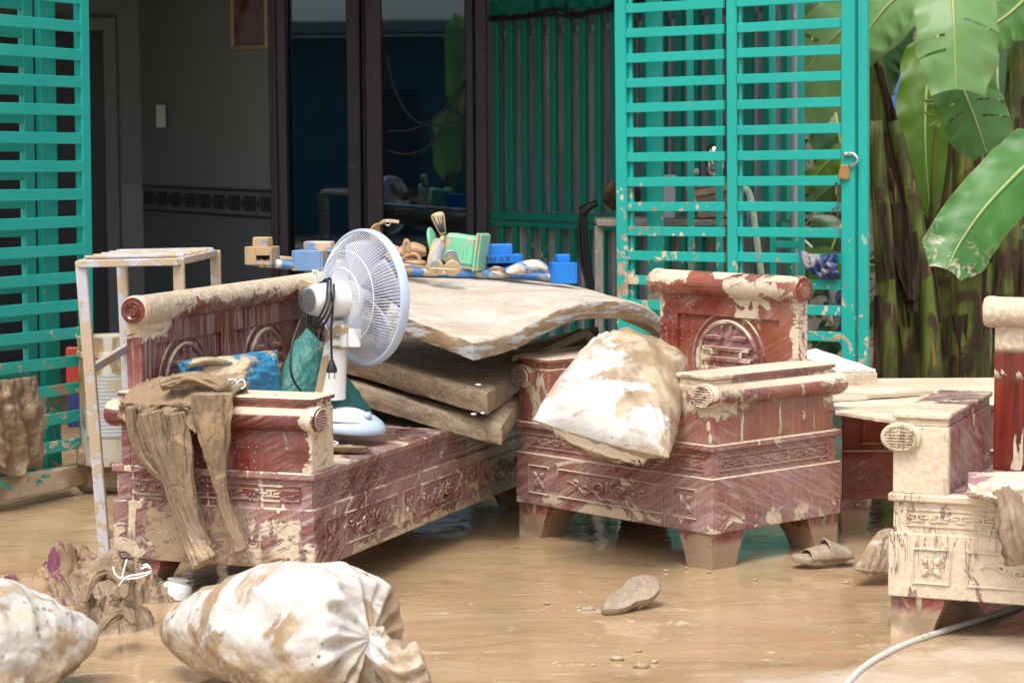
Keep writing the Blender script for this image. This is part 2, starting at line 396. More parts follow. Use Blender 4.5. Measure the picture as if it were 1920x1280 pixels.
topc = g.mix(g.ss(g.noise(g.mapv(g.mapv(p, (1,1,1), (0,0,-.5)), (2.2, 4.5, 4)), 1.6, 9, .72, .6), .34, .66), (.54, .475, .41), (.42, .34, .26))
topc = g.mix(g.mul(g.ss(g.noise(p, 9, 8, .75, .4), .50, .68), .6), topc, (.66, .62, .56))
col = g.mix(g.ss(nzv, .3, .7), blue, topc)
g.fin(g.pbsdf(col, .6, g.bump(g.add(g.noise(p, 14, 6, .65), g.mul(g.noise(p, 60, 5, .7), .4)), .6, .012), .3)); M['mattress_top'] = g.m
M['mattress_mid'] = mud_solid('mattress_wet_patchy', (.34, .25, .165), (.24, .17, .105), 3, .5, .38, 24, .9, white=(.66, 2.6, (.55, .55, .54)), spec=.5)
def sack_mat(name, seed, mud=.5, low=.1, lowz=.12, hot=None):
    g = G(name); p = g.pos(seed); wp = g.pos(0, 'World'); z = g.sep(g.n('ShaderNodeNewGeometry').outputs['Position'])[2]
    wv = g.n('ShaderNodeTexBrick'); q = g.mapv(p, (1,1,1)); g.t.links.new(q, wv.inputs[0]); wv.inputs['Scale'].default_value = 130
    wv.inputs['Mortar Size'].default_value = .03
    c = g.mix(g.ss(g.noise(p, 5, 4), .3, .7), (.64, .62, .59), (.53, .51, .475))
    tint = g.ss(g.noise(p, 7, 6, .65, .4), .50, .72); c = g.mix(g.mul(tint, .75), c, (.56, .44, .30))
    c = g.mix(g.mul(g.ss(g.noise(p, 22, 7, .75, .3), .50, .72), .35), c, (.42, .30, .18))
    m = g.mul(g.ss(g.noise(p, 3.6, 9, .62, .9), .69-mud*.3, .75-mud*.3), g.ss(g.noise(p, 20, 5, .7), .25, .5, .55, 1.0))
    zz = g.add(z, g.mul(g.noise(p, 6, 5, .6), .16)); ml = g.ss(zz, lowz+.13, lowz+.06); ml = g.mul(ml, g.ss(g.noise(p, 24, 6, .75), .36, .52))
    d = dots(g, p, 30, .3, .46)
    if hot:
        X_, Y_, Z_ = g.sep(g.pos(0)); hv = g.add(g.add(g.mul(X_, hot[0]), g.mul(Z_, hot[1])), g.mul(g.noise(p, 5, 7, .62, .8), .16))
        m = g.mx(m, g.ss(hv, hot[2]+.08, hot[2]+.088))
    m = g.mx(m, g.mx(ml, d))
    mc = g.mix(g.ss(g.noise(p, 8, 4), .4, .6), CREAM2, WET)
    mc = g.mix(g.ss(g.noise(p, 14, 5, .7), .5, .65), mc, (.36, .24, .12))
    c = g.mix(m, c, mc)
    rdg = g.math('ABSOLUTE', g.sub(g.noise(g.mapv(p, (1,1,1.6)), 5.5, 4, .5, 1.2), .5))
    h = g.add(g.add(g.mul(g.noise(p, 11, 6, .6, .4), .8), g.mul(m, .2)), g.add(g.mul(wv.outputs['Fac'], .05), g.mul(g.ss(rdg, 0, .12), .16)))
    return g.fin(g.pbsdf(c, g.add(g.mul(m, .1), .5), g.bump(h, .6, .012), .35))
M['sack1'] = sack_mat('woven_sack_muddy', 3, .60, lowz=.13)
M['sack2'] = sack_mat('woven_sack_left', 9, .48)
M['sack3'] = sack_mat('woven_sack_on_chair', 17, .56, lowz=.42, hot=(1.0, .75, .245))
M['sack4'] = sack_mat('woven_sack_small', 27, .8)
M['wetcloth'] = cloth_mat('mud_soaked_cloth', (.255, .18, .115), WET, .35, 2, 0, .42)
M['wetknit'] = cloth_mat('mud_soaked_knit', (.30, .20, .12), (.34,.235,.14), .35, 6, 130, .5)
M['purple'] = cloth_mat('purple_cloth_muddy', (.20, .05, .10), WET, .62, 4, 60, .7)
M['navy'] = cloth_mat('navy_cloth', (.015, .035, .12), (.22,.21,.21), .42, 4, 0, .55)
M['blue_cushion'] = cloth_mat('bright_blue_satin', (.03, .21, .40), (.40,.31,.20), .58, 12, 0, .38)
M['teal_cushion'] = cloth_mat('sea_green_cloth', (.045, .20, .18), (.25, .25, .18), .22, 14, 0, .45)
M['pink'] = cloth_mat('pink_print_cloth', (.46, .27, .31), CREAM, .85, 22, 0, .6)
M['fanw'] = paint('fan_white_plastic', (.78, .78, .77), .10, 33, .3)
M['fanb'] = paint('fan_pale_blue_plastic', (.50, .62, .80), .06, 38, .28)
M['wire'] = plain('white_coated_wire', (.74, .77, .84), .35)
M['black'] = plain('black_rubber', (.012, .013, .016), .45)
M['blade'] = plain('translucent_blade', (.50, .50, .62), .3)
M['bluep'] = paint('bright_blue_plastic', (.015, .20, .66), .02, 43, .35)
M['bluemud'] = paint('blue_plastic_muddy', (.10, .27, .62), .62, 47, .4)
M['brownmud'] = paint('brown_mud_coated_plastic', (.16, .28, .50), .75, 44, .5, mudc=(.42,.29,.16))
M['mint'] = paint('mint_green_plastic', (.20, .55, .34), .35, 52, .4, mudc=(.50,.40,.26))
M['tan'] = plain('tan_muddy_leather', (.42, .26, .14), .42, bump=.3, bsc=30)
M['sandal'] = mud_solid('mud_coated_rubber', (.27, .20, .14), (.34, .265, .19), 3, .5, .5, 18, .25)
M['metalmud'] = paint('metal_mud_smeared', (.30, .32, .35), .6, 57, .35, mudc=(.48,.36,.22))
M['chrome'] = plain('polished_steel', (.7, .7, .72), .14, 1)
M['brass'] = plain('rusty_brass_padlock', (.42, .26, .10), .42, .6, bump=.4)
M['frame'] = paint('dark_purple_brown_metal', (.030, .022, .030), .02, 62, .42)
M['corr'] = None
g = G('galvanised_sheet'); p = g.pos(0, 'World')
c = g.mix(g.ss(g.noise(g.mapv(p, (3,3,.6)), 3, 5, .6), .4, .6), (.46, .46, .50), (.34, .34, .36))
g.fin(g.pbsdf(c, .45, g.bump(g.noise(p, 30, 4), .15, .004), .5, .35)); M['corr'] = g.m
M['wall'] = plain('grey_plaster', (.185, .215, .225), .8, bump=.1, bsc=20, var=.06)
M['wall_low'] = plain('pale_tile_dado', (.15, .175, .19), .4, var=.05)
M['blackm'] = plain('dark_tile_line', (.03, .035, .045), .5)
M['bluewall'] = plain('blue_teal_room_wall', (.08, .38, .55), .7, var=.1)
M['concrete'] = mud_solid('old_concrete', (.16, .155, .145), (.22, .21, .19), 5, .5, .85, 12, .3)
M['roofm'] = plain('roof_sheet_underside', (.12, .12, .13), .7)
M['hose'] = paint('pale_hose', (.62, .60, .55), .35, 66, .45)
M['bowl'] = paint('white_ceramic', (.80, .80, .78), .12, 71, .12)
M['greenpipe'] = plain('pale_green_pipe', (.42, .56, .42), .4)
M['bluegrey'] = plain('blue_grey_pipe', (.10, .13, .20), .4)
M['pinkhose'] = plain('pinkish_ribbed_hose', (.50, .38, .32), .5)
M['motor'] = mud_solid('muddy_motor', (.10, .075, .055), (.25, .18, .12), 6, .5, .6, 30, .5)
M['ink'] = plain('black_marker_ink', (.02, .02, .05), .6)
M['bluesign'] = plain('pale_blue_board', (.12, .27, .62), .5)
M['paleboard'] = mud_solid('pale_muddy_board', (.42, .37, .24), (.30, .25, .16), 6, .5, .6, 20, .4)
M['switch'] = plain('ivory_switch', (.6, .6, .56), .4)
g = G('tinted_glass'); p = g.pos(0, 'World')
fr = g.n('ShaderNodeFresnel'); fr.inputs[0].default_value = 1.5
tr = g.n('ShaderNodeBsdfTransparent'); tr.inputs[0].default_value = (.16, .42, .55, 1)
gl = g.n('ShaderNodeBsdfGlossy'); gl.inputs['Roughness'].default_value = .015; gl.inputs[0].default_value = (.75, .9, .95, 1)
ms = g.n('ShaderNodeMixShader'); g.t.links.new(g.add(g.mul(fr.outputs[0], 1.2), .06), ms.inputs[0]); g.t.links.new(tr.outputs[0], ms.inputs[1]); g.t.links.new(gl.outputs[0], ms.inputs[2])
g.fin(ms.outputs[0]); M['glass'] = g.m

# muddy flood water over a concrete yard
g = G('muddy_water'); p = g.pos(0, 'World'); xs = g.sep(p)
big = g.noise(g.mapv(p, (1.0, 2.2, 1)), .9, 5, .6, .8)
c = g.mix(g.ss(big, .35, .65), (.37, .245, .13), (.44, .305, .175))
sw = g.noise(g.mapv(p, (1.0, 3.4, 1), (0,0,.25)), 2.4, 7, .65, 1.6)
c = g.mix(g.mul(g.ss(sw, .50, .66), .6), c, (.46, .345, .22))
c = g.mix(g.mul(g.ss(sw, .44, .30), .5), c, (.25, .155, .07))
silt = g.mul(g.ss(g.noise(g.mapv(p, (2, 4.4, 1)), 3, 10, .76, .8), .565, .65), g.ss(xs[1], 8.2, 6.6, .30, 1))
c = g.mix(g.mul(silt, .75), c, (.54, .45, .34))
# the yard rises out of the water at the front: damp, silty concrete
yy = g.add(g.add(xs[1], g.mul(xs[0], -.95)), g.mul(g.noise(p, 2.6, 6, .65, .6), 1.1))
dry = g.ss(yy, 5.95, 5.72)
c = g.mix(dry, c, g.mix(g.ss(g.noise(p, 5, 6, .6), .4, .62), (.42, .31, .21), (.52, .42, .32)))
ro = g.ss(g.noise(p, 2.3, 5, .6, .5), .35, .7, .03, .10)
ro = g.add(g.add(ro, g.mul(silt, .35)), g.mul(dry, .35))
h = g.add(g.mul(g.noise(g.mapv(p, (1, 1.5, 1)), 2.6, 3, .5, .9), .9), g.mul(g.noise(g.mapv(p, (1, 1.3, 1), (0,0,.6)), 13, 4, .6, 1.0), .10))
h = g.add(h, g.mul(silt, .4)); h = g.add(h, g.mul(g.mul(dry, g.noise(p, 40, 5)), .7))
g.fin(g.pbsdf(c, ro, g.bump(h, .14, .05), .62)); M['water'] = g.m

def leaf_mat(name, c1, c2, seed=0, mud=0.0, trans=.35):
    g = G(name); uv = g.n('ShaderNodeTexCoord').outputs['UV']; s_ = g.sep(uv); p = g.pos(seed)
    au = g.math('ABSOLUTE', s_[0])
    # lateral veins run outwards and slightly forward
    ph = g.add(s_[1], g.mul(au, -.10))
    vn = g.math('SINE', g.mul(ph, 420.0)); vb = g.math('SINE', g.mul(ph, 60.0))
    c = g.mix(g.ss(g.noise(p, 4, 4), .3, .7), c1, c2)
    c = g.mix(g.mul(g.ss(vn, .2, 1), .16), c, tuple(min(1, x*1.35) for x in c1))
    c = g.mix(g.mul(g.ss(vb, .3, 1), .22), c, c2)
    c = g.mix(g.ss(au, .045, .02), c, (.30, .38, .10))
    c = g.mix(g.mul(g.ss(g.noise(p, 20, 5, .7), .66, .72), .5), c, (.20, .16, .06))
    c = g.mix(g.ss(au, .965, .995), c, (.25, .20, .07))
    if mud:
        mm = g.mul(g.ss(g.noise(p, 11, 8, .75, .6), .52, .60), g.ss(s_[1], 1-mud, 1-mud*.3)); c = g.mix(mm, c, (.62, .56, .44))
    h = g.add(g.mul(vn, .10), g.mul(vb, .35))
    nb = g.bump(h, .5, .004)
    a = g.pbsdf(c, .38, nb, .5)
    t = g.n('ShaderNodeBsdfTranslucent'); g.t.links.new(g.mix(.5, c, (.20, .40, .02)), t.inputs[0])
    ms = g.n('ShaderNodeMixShader'); ms.inputs[0].default_value = trans
    g.t.links.new(a, ms.inputs[1]); g.t.links.new(t.outputs[0], ms.inputs[2]); return g.fin(ms.outputs[0])
M['leafA'] = leaf_mat('banana_leaf_pale', (.21, .37, .15), (.15, .30, .10), 1)
M['leafB'] = leaf_mat('banana_leaf_mid', (.085, .22, .055), (.055, .16, .04), 2)
M['leafC'] = leaf_mat('banana_leaf_muddy_tip', (.075, .25, .05), (.05, .18, .04), 3, .45)
M['leafD'] = leaf_mat('banana_leaf_dark', (.03, .09, .035), (.02, .06, .025), 4, 0, .2)
M['leafY'] = leaf_mat('banana_leaf_backlit', (.14, .28, .03), (.10, .22, .025), 5, 0, .55)
g = G('banana_stem'); p = g.pos(3); q = g.mapv(p, (16, 16, 1.3))
c = g.mix(g.ss(g.noise(q, 1.4, 5, .6, .3), .38, .62), (.15, .195, .03), (.06, .075, .018))
c = g.mix(g.ss(g.noise(p, 3.4, 6, .6, .8), .50, .60), c, (.055, .032, .016))
c = g.mix(g.ss(g.noise(q, 2.6, 4), .62, .7), c, (.30, .17, .05))
g.fin(g.pbsdf(c, .5, g.bump(g.noise(q, 3, 5, .6), .7, .02), .4)); M['stem'] = g.m
g = G('dead_sheath'); p = g.pos(3); q = g.mapv(p, (18, 18, 2))
c = g.mix(g.ss(g.noise(q, 1.6, 6, .65, .4), .35, .65), (.022, .014, .009), (.085, .055, .034))
g.fin(g.pbsdf(c, .8, g.bump(g.noise(q, 2.5, 6, .65), .9, .02), .2)); M['dead'] = g.m
# ------------------------------------------------------------------ ground and house
mb = MB(); NX, NY = 130, 150
def gp(u, v):
    x = -4.2+u*8.4; y = 4.9+v*8.6
    z = fbm((x*.8, y*1.4, 0), 3)*.004+fbm((x*4, y*7, 3), 3)*.0016
    q = y-.95*x+.55*fbm((x*1.3, y*1.3, 9), 4)
    z += .012*sstep(5.9, 5.3, q) - .004
    ed = min(u, 1-u, v, 1-v); z *= sstep(0, .05, ed)
    return (x, y, z)
mb.grid(gp, NX, NY)
X0, X1, Y0, Y1 = -4.2, 4.2, 4.9, 13.5; B = 60
mb.add([(-B,-B,0),(B,-B,0),(B,Y0,0),(-B,Y0,0)], [(0,1,2,3)])
mb.add([(-B,Y1,0),(B,Y1,0),(B,B,0),(-B,B,0)], [(0,1,2,3)])
mb.add([(-B,Y0,0),(X0,Y0,0),(X0,Y1,0),(-B,Y1,0)], [(0,1,2,3)])
mb.add([(X1,Y0,0),(B,Y0,0),(B,Y1,0),(X1,Y1,0)], [(0,1,2,3)])
gr = mb.build('ground', M['water'], smooth=True, recalc=False); struct(gr)
for p_ in gr.data.polygons:
    if p_.normal.z < 0: p_.flip()
# small lumps of mud lying in the water
mb = MB()
for k in range(20):
    px, py = random.choice([(1240,1075),(1300,1062),(1400,1060),(1100,1035),(1040,1060),(1500,1080),(1560,1100),(1390,1040),(1060,1130),(1180,1245),(1010,1215),(900,1240),(760,1090),(250,1190),(1480,1120)])
    c = bp(px+random.gauss(0,38), py+random.gauss(0,14), z=0.0); r = random.choice([.004,.005,.006,.007,.013])
    sd = random.random()*50
    mb.grid(lambda u, v: c+Vector((math.cos(u*6.283)*math.sin(v*3.1416)*1.5, math.sin(u*6.283)*math.sin(v*3.1416), math.cos(v*3.1416)*.7))*r*(1+.6*fbm((u*4+sd, v*4, sd), 2)), 8, 5, True)
M['lump'] = mud_solid('silt_lumps', (.38, .28, .18), (.50, .41, .31), 2, .5, .45, 40, .6)
o = mb.build('mud_clumps', M['lump'], smooth=True); o['kind'] = 'stuff'

FY = 13.0
def fx(px, Y=FY): return (px-960)/FPX*Y
house = thing('house', 'house with dark plum metal door frames, tinted glass and a dim grey room inside', 'house', (fx(600), FY, 0))
HT = 2.75
mb = MB()   # shell: back wall, left wall, lintel, right return
mb.box(-6.2, 1.9, 16.6, 16.75, 0, HT); mb.box(-6.35, -6.2, 9.7, 16.75, 0, HT); mb.box(fx(917)-.02, fx(917)+.1, FY+.09, 16.75, 0, HT)
mb.box(-6.2, fx(917)-.01, FY-.08, FY+.08, 2.42, HT)
mb.build('wall', M['wall'], house)
MB().box(-4.6, -4.5, 9.9, FY-.1, 0, HT).build('porch_shade_wall', M['wall'], house)  # unseen wall added at the left to darken the porch and room
MB().box(-6.5, .2, 12.2, 17, HT, HT+.12).build('ceiling', M['roofm'], house)
MB().box(-6.6, 1.5, 10.3, 12.19, HT+.02, HT+.06).build('porch_roof', M['roofm'], house)
# inner side wall that comes towards the opening, and the strip round the inner doorway
a = bp(268, 371, Y=14.9); b = bp(516, 381, Y=13.12)
def wallseg(m, xa, ya, xb, yb, z0, z1, th, b_=0):
    d = Vector((xb-xa, yb-ya, 0)); L = d.length; d.normalize(); n = Vector((-d.y, d.x, 0))
    M_ = Matrix((d, n, Vector((0,0,1)))).transposed().to_4x4(); M_.translation = Vector((xa, ya, 0))
    return m.box(0, L, 0, th, z0, z1, M_, b_)
ZB = a.z
wallseg(MB(), a.x, a.y, b.x, b.y, ZB+.09, HT, .1).build('wall', M['wall'], house)
wallseg(MB(), a.x, a.y, b.x, b.y, 0, ZB-.09, .1).build('dado', M['wall_low'], house)
wallseg(MB(), a.x, a.y+.003, b.x, b.y+.003, ZB-.09, ZB+.09, .1).build('tile_border', M['wall_low'], house)
mb = MB()
xl = fx(228, 14.9)
mb.box(xl, a.x-.001, 14.9, 15.0, ZB+.09, HT); mb.build('wall', M['wall'], house)
MB().box(xl, a.x-.001, 14.9, 15.0, 0, ZB-.09).build('dado', M['wall_low'], house)
MB().box(xl, a.x-.001, 14.903, 15.0, ZB-.09, ZB+.09).build('tile_border', M['wall_low'], house)
mb = MB(); mb.box(xl-.08, xl, 14.86, 15.02, 0, 2.2); mb.box(-3.4, xl-.081, 14.86, 15.02, 2.12, 2.2); mb.build('inner_door_frame', M['wall'], house)
mb = MB(); mb.box(-6.2, xl, 14.92, 15.0, 2.2, HT); mb.build('wall', M['wall'], house)
mb = MB(); mb.box(xl-.9, xl-.09, 15.05, 15.09, .01, 2.12); mb.build('doorway_dark_sheet', M['blackm'], house)  # black sheet paints the unlit depth of the inner doorway
# border pattern pieces (greek key blocks and diamonds)
d = (b-a); d.z = 0; L = d.length; d.normalize(); nn = Vector((d.y, -d.x, 0))
def onwall(s, z): return Vector((a.x, a.y, 0))+d*s+nn*.0045+Vector((0,0,z))
mb = MB()
for z in (ZB+.075, ZB-.075): mb.bar(onwall(.01, z), onwall(L-.01, z), .012, .006, nn, 0)
mb.build('border_line', M['blackm'], house)
nk = 9
for k in range(nk):
    s0 = L*(k+.5)/nk; mb = MB(); w_ = L/nk*.62
    for (zz, x0, x1) in ((.035, -.5, .5), (-.035, -.5, .5), (.012, -.3, .3), (-.012, -.3, .3)):
        mb.bar(onwall(s0+x0*w_, ZB+zz), onwall(s0+x1*w_, ZB+zz), .014, .006, nn, 0)
    for x0 in (-.5, -.15, .2, .5): mb.bar(onwall(s0+x0*w_, ZB-.035), onwall(s0+x0*w_, ZB+.035), .014, .005, nn, 0)
    mb.build('key_motif', M['blackm'], house)
    mb = MB(); c = onwall(s0+L/nk*.5, ZB); mb.add([c+d*.018, c+Vector((0,0,.035)), c-d*.018, c-Vector((0,0,.035))], [(0,1,2,3)]); mb.build('diamond_motif', M['blackm'], house)
# light switch, picture
c = bp(303, 218, Y=14.55)
mb = MB(); wallseg(mb, c.x-.03, c.y-.04, c.x+.03, c.y-.075, c.z-.07, c.z+.07, .02, .004)
top(mb, 'light_switch', M['switch'], 'pale wall switch on the dim grey inner wall', 'light switch', False)
pf = thing('picture_frame', 'framed picture hanging high on the dim inner wall beside the dark post', 'picture', bp(467, 92, Y=13.36))
def picpt(px, py): return bp(px, py, Y=13.58-(px-437)*.0067)
p00, p10 = picpt(437, 90), picpt(500, 88); hgt = .62
mb = MB()
for (q0, q1) in ((p00, p10), (p00+V(0,0,hgt), p10+V(0,0,hgt))): mb.bar(q0, q1, .025, .025)
for q0 in (p00, p10): mb.bar(q0, q0+V(0,0,hgt), .025, .025)
mb.build('frame', M['paleboard'], pf)
dd = (p10-p00); e = dd.normalized(); n_ = V(e.y, -e.x, 0)*.0
g = G('dim_portrait_print'); p = g.pos(3); c_ = g.mix(g.ss(g.noise(p, 4, 3, .5), .4, .6), (.20, .15, .15), (.10, .03, .04)); g.fin(g.pbsdf(c_, .5))
MB().add([p00, p10, p10+V(0,0,hgt), p00+V(0,0,hgt)], [(0,1,2,3)]).build('print', g.m, pf)

# door frames: each post is a part
def post(px0, px1, Y, th=.12, name='door_post', z1=2.42, mat=None):
    # vertical post between two picture columns read at mid height
    x0, x1 = fx(px0, Y), fx(px1, Y)
    MB().box(x0, x1, Y-th/2, Y+th/2, .0, z1, None, .006).build(name, mat or M['frame'], house)
post(512, 545, FY, .14); post(655, 681, FY+.12, .06, 'door_stile'); post(684, 690, FY+.12, .05, 'door_seal')
post(690, 722, FY, .12, 'door_post'); post(876, 892, FY, .10, 'door_stile'); post(894, 917, FY-.02, .16, 'door_post')
post(516, 524, FY-.085, .02, 'door_trim')
MB().box(fx(512), fx(917), FY-.05, FY+.05, 0, .12, None, .005).build('door_sill', M['frame'], house)
MB().box(fx(546, FY+.12), fx(655, FY+.12), FY+.116, FY+.124, .12, 2.42).build('glass_pane', M['glass'], house)
xa_, xb_ = fx(722)-.0, fx(876)
Mg = Matrix.Translation((xb_, FY, 0)) @ Matrix.Rotation(R(2.5), 4, 'Z')
MB().box(xa_-xb_, 0, -.004, .004, .12, 2.42, Mg).build('glass_pane', M['glass'], house)
# blue-green room wall right behind the glass, with its key border
MB().box(fx(520,14.4), fx(1000, 14.4), 14.4, 14.5, 0, HT).build('room_wall', M['bluewall'], house)
MB().box(fx(548,14.4), fx(566,14.4), 14.30, 14.39, 0, HT).build('room_pillar', M['blackm'], house)
M['blueborder'] = plain('pale_teal_border', (.10, .38, .40), .5)
zb = bp(600, 412, Y=14.38).z
MB().box(fx(566,14.39), fx(1000,14.39), 14.385, 14.4, 0, zb+.07).build('room_dado', M['blueborder'], house)
for cx in (612, 778):
    c = bp(cx, 412, Y=14.378); mb = MB()
    for kx in range(-2, 3):
        o_ = c+V(kx*.04, 0, 0)
        mb.bar(o_+V(-.014,0,.025), o_+V(.014,0,.025), .006, .007, (0,1,0), 0); mb.bar(o_+V(.014,0,-.025), o_+V(.014,0,.025), .006, .007, (0,1,0), 0)
        mb.bar(o_+V(-.004,0,-.006), o_+V(-.004,0,.014), .006, .007, (0,1,0), 0); mb.bar(o_+V(-.014,0,-.025), o_+V(.014,0,-.025), .006, .007, (0,1,0), 0)
    mb.build('key_motif', M['blackm'], house)
mb = MB(); mb.box(fx(566,14.38), fx(1000,14.38), 14.378, 14.384, zb+.045, zb+.055); mb.box(fx(566,14.38), fx(1000,14.38), 14.378, 14.384, zb-.055, zb-.045)
mb.build('border_line', M['blackm'], house)
mb = MB(); mb.bar(V(fx(580,14.3),14.3,1.0+.35), V(fx(630,14.3),14.3,1.35), .1, .12); 
top(mb, 'meter_box', M['blueborder'], 'small box mounted on the blue wall behind the left glass', 'box', False)
for (a_, b_, sag) in (((722,120),(873,205),-.0),):
    pass
# sagging cables seen in front of the right glass
for pts, lab in ((((727,245),(770,243),(820,218),(873,152)), 'black cable sagging in front of the right glass pane, upper loop'),
            (((727,283),(770,288),(815,262),(873,155)), 'black cable sagging in front of the right glass pane, lower loop'),
            (((724,100),(745,180),(790,232),(873,232)), 'thin black cable curving from top left of the right glass pane')):
    mb = MB(); mb.tube(catmull([bp(x, y, Y=12.9) for x, y in pts], 24), .006, 6); top(mb, 'cable', M['black'], lab, 'cable')
for pts, lb in ((((590,0),(600,70),(598,140)), 'left one of two dark wires above the box behind the left glass'), (((612,0),(603,80),(600,140)), 'right one of two dark wires above the box behind the left glass'), (((612,190),(640,230),(662,262)), 'dark wire running down right from the box behind the left glass')):
    mb = MB(); mb.tube(catmull([bp(x, y, Y=14.2) for x, y in pts], 14), .006, 5)
    top(mb, 'cable', M['black'], lb, 'cable', group='wires behind the left glass')

# ---- side screen: corrugated sheet with teal bars in front
sc0 = Vector((fx(925, 12.95), 12.95, 0)); sdv = Vector((.69, -.92, 0)).normalized(); snn = Vector((sdv.y, -sdv.x, 0)) # towards viewer-left
def sp(s, z, off=0): return sc0+sdv*s+snn*off+V(0,0,z)
cw = thing('corrugated_wall', 'grey corrugated metal wall behind the dark green bars beside the door', 'wall', sc0)
LEN = 2.36; pitch = .128
nsheet = 3
for k in range(nsheet):
    s0, s1 = LEN*k/nsheet, LEN*(k+1)/nsheet
    def cf(u, v, s0=s0, s1=s1, k=k):
        s = s0+(s1-s0)*u+ (0.0)
        ph = (s/ (pitch) + .5) % 1.0
        h = .028*sstep(.18, .30, ph)*sstep(.82, .70, ph)
        return sp(s, .02+2.85*v, -.10+h+.002*k)
    MB().grid(cf, 64, 2).build('metal_sheet', M['corr'], cw, recalc=False)
MB().bar(sp(0, 2.0, -.055), sp(LEN, 2.0, -.055), .03, .04).build('rail', M['corr'], cw)
MB().bar(sp(0, .55, -.055), sp(LEN, .55, -.055), .03, .04).build('rail', M['corr'], cw)
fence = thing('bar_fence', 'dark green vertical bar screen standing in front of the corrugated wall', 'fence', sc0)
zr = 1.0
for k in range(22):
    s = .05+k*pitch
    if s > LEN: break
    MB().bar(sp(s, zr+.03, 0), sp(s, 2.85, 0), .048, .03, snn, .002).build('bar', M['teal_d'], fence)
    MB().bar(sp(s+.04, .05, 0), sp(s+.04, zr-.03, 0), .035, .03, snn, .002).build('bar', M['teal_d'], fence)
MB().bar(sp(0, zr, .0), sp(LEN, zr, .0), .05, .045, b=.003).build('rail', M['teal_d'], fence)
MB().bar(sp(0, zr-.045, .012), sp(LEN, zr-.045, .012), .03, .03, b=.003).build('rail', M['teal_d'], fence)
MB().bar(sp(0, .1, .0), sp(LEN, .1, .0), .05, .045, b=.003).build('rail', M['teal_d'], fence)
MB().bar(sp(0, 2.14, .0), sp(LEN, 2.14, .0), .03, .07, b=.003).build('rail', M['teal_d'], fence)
mb = MB(); pts = [bp(x, y, Y=Y) for x, y, Y in ((918,33,12.8),(975,32,12.6),(1040,18,12.4),(1075,26,12.3),(1120,20,12.15),(1165,5,12.0),(1240,-6,11.6))]
mb.tube(catmull(pts, 40), .012, 7); mb.tube(catmull([p+V(0,-.02,-.02+.012*math.sin(i*2.1)) for i, p in enumerate(pts)], 40), .01, 7)
top(mb, 'cable', M['black'], 'bundle of dark cables strung along the top of the bar screen', 'cable')
mb = MB()
for dx in (0, 7, 13):
    mb.tube(catmull([bp(1092+dx*.4, 392, Y=11.9), bp(1085+dx, 430, Y=11.9), bp(1090+dx, 490, Y=11.9), bp(1104+dx*.7, 545, Y=11.9), bp(1112+dx, 640, Y=11.9)], 20), .011, 7)
mb.tube(catmull([bp(1092, 396, Y=11.88), bp(1104, 388, Y=11.86), bp(1120, 380, Y=11.86)], 8), lambda t: .028-.01*t, 8)
top(mb, 'cable', M['black'], 'thick black cables hooked over the rail of the bar screen', 'cable')

# ------------------------------------------------------------------ gates
def gate_plane(P, d, tilt):
    """returns function (s,z,off)->world ; s along d from P"""
    d = Vector((d[0], d[1], 0)).normalized(); n = Vector((d.y, -d.x, 0))
    if n.y > 0: n = -n
    dd = (d*math.cos(tilt)+V(0,0,math.sin(tilt))).normalized(); up = (V(0,0,1)*math.cos(tilt)-d*math.sin(tilt))
    P = Vector(P)
    return (lambda s, z, o=0: P+dd*s+up*z+n*o), dd, up, n
# left gate
LP = bp(172, 880, Y=9.42); LP.z = 0
gl_, ldd, lup, lnn = gate_plane(LP, (-.461, -.887), .0127)
lg = thing('folding_gate_leaf', 'muddy teal slatted gate leaf nearest on the left with a rag on it', 'gate', LP, 0, 'teal folding gate leaves')
def gbar(f, nrm, s0, z0, s1, z1, w_, th, off, name, mat, par, b=.003):
    return MB().bar(f(s0, z0, off), f(s1, z1, off), w_, th, nrm, b).build(name, mat, par)
W1 = .80
MB().bar(gl_(.028, .02), gl_(.028, 2.5), .056, .04, lnn, .004).build('stile', M['teal'], lg)
MB().bar(gl_(W1-.02, .02), gl_(W1-.02, 2.5), .05, .04, lnn, .004).build('stile', M['teal'], lg)
# height of a slat whose right end shows at y in the photograph
zz = bp(147, 252+8, Y=9.47).z; sp_ = .1117
k = 0
for k in range(-12, 14):
    z = zz+k*sp_
    if z < .14 or z > 2.45: continue
    jj = random.uniform(-.0018, .0018)
    MB().bar(gl_(.05, z+jj, .01), gl_(W1-.04, z-jj, .01), .045, .018, lnn, .002).build('slat', M['teal'], lg)
MB().bar(gl_(.0, .075, .004), gl_(W1, .075, .004), .085, .05, lnn, .004).build('bottom_rail', paint('teal_mud_caked', TEAL, .26, 3, .4, (.0, .9)), lg)
# second leaf just behind
lg2 = thing('folding_gate_leaf', 'teal slatted gate leaf folded flat behind the nearest left one', 'gate', gl_(.1, 0, -.09), 0, 'teal folding gate leaves')
O2 = -.075
MB().bar(gl_(.165, .08, O2), gl_(.165, 2.5, O2), .098, .03, lnn, .003).build('wide_stile', M['teal'], lg2)
MB().bar(gl_(.262, .08, O2-.02), gl_(.262, 2.5, O2-.02), .06, .03, lnn, .003).build('stile', M['teal'], lg2)
for k in range(-12, 14):
    z = zz+k*sp_-.028
    if z < .16 or z > 2.45: continue
    MB().bar(gl_(.29, z, O2-.02), gl_(.95, z, O2-.02), .052, .018, lnn, .002).build('slat', M['teal'], lg2)
MB().bar(gl_(.1, .12, O2-.01), gl_(.95, .12, O2-.01), .05, .03, lnn, .003).build('bottom_rail', M['teal'], lg2)

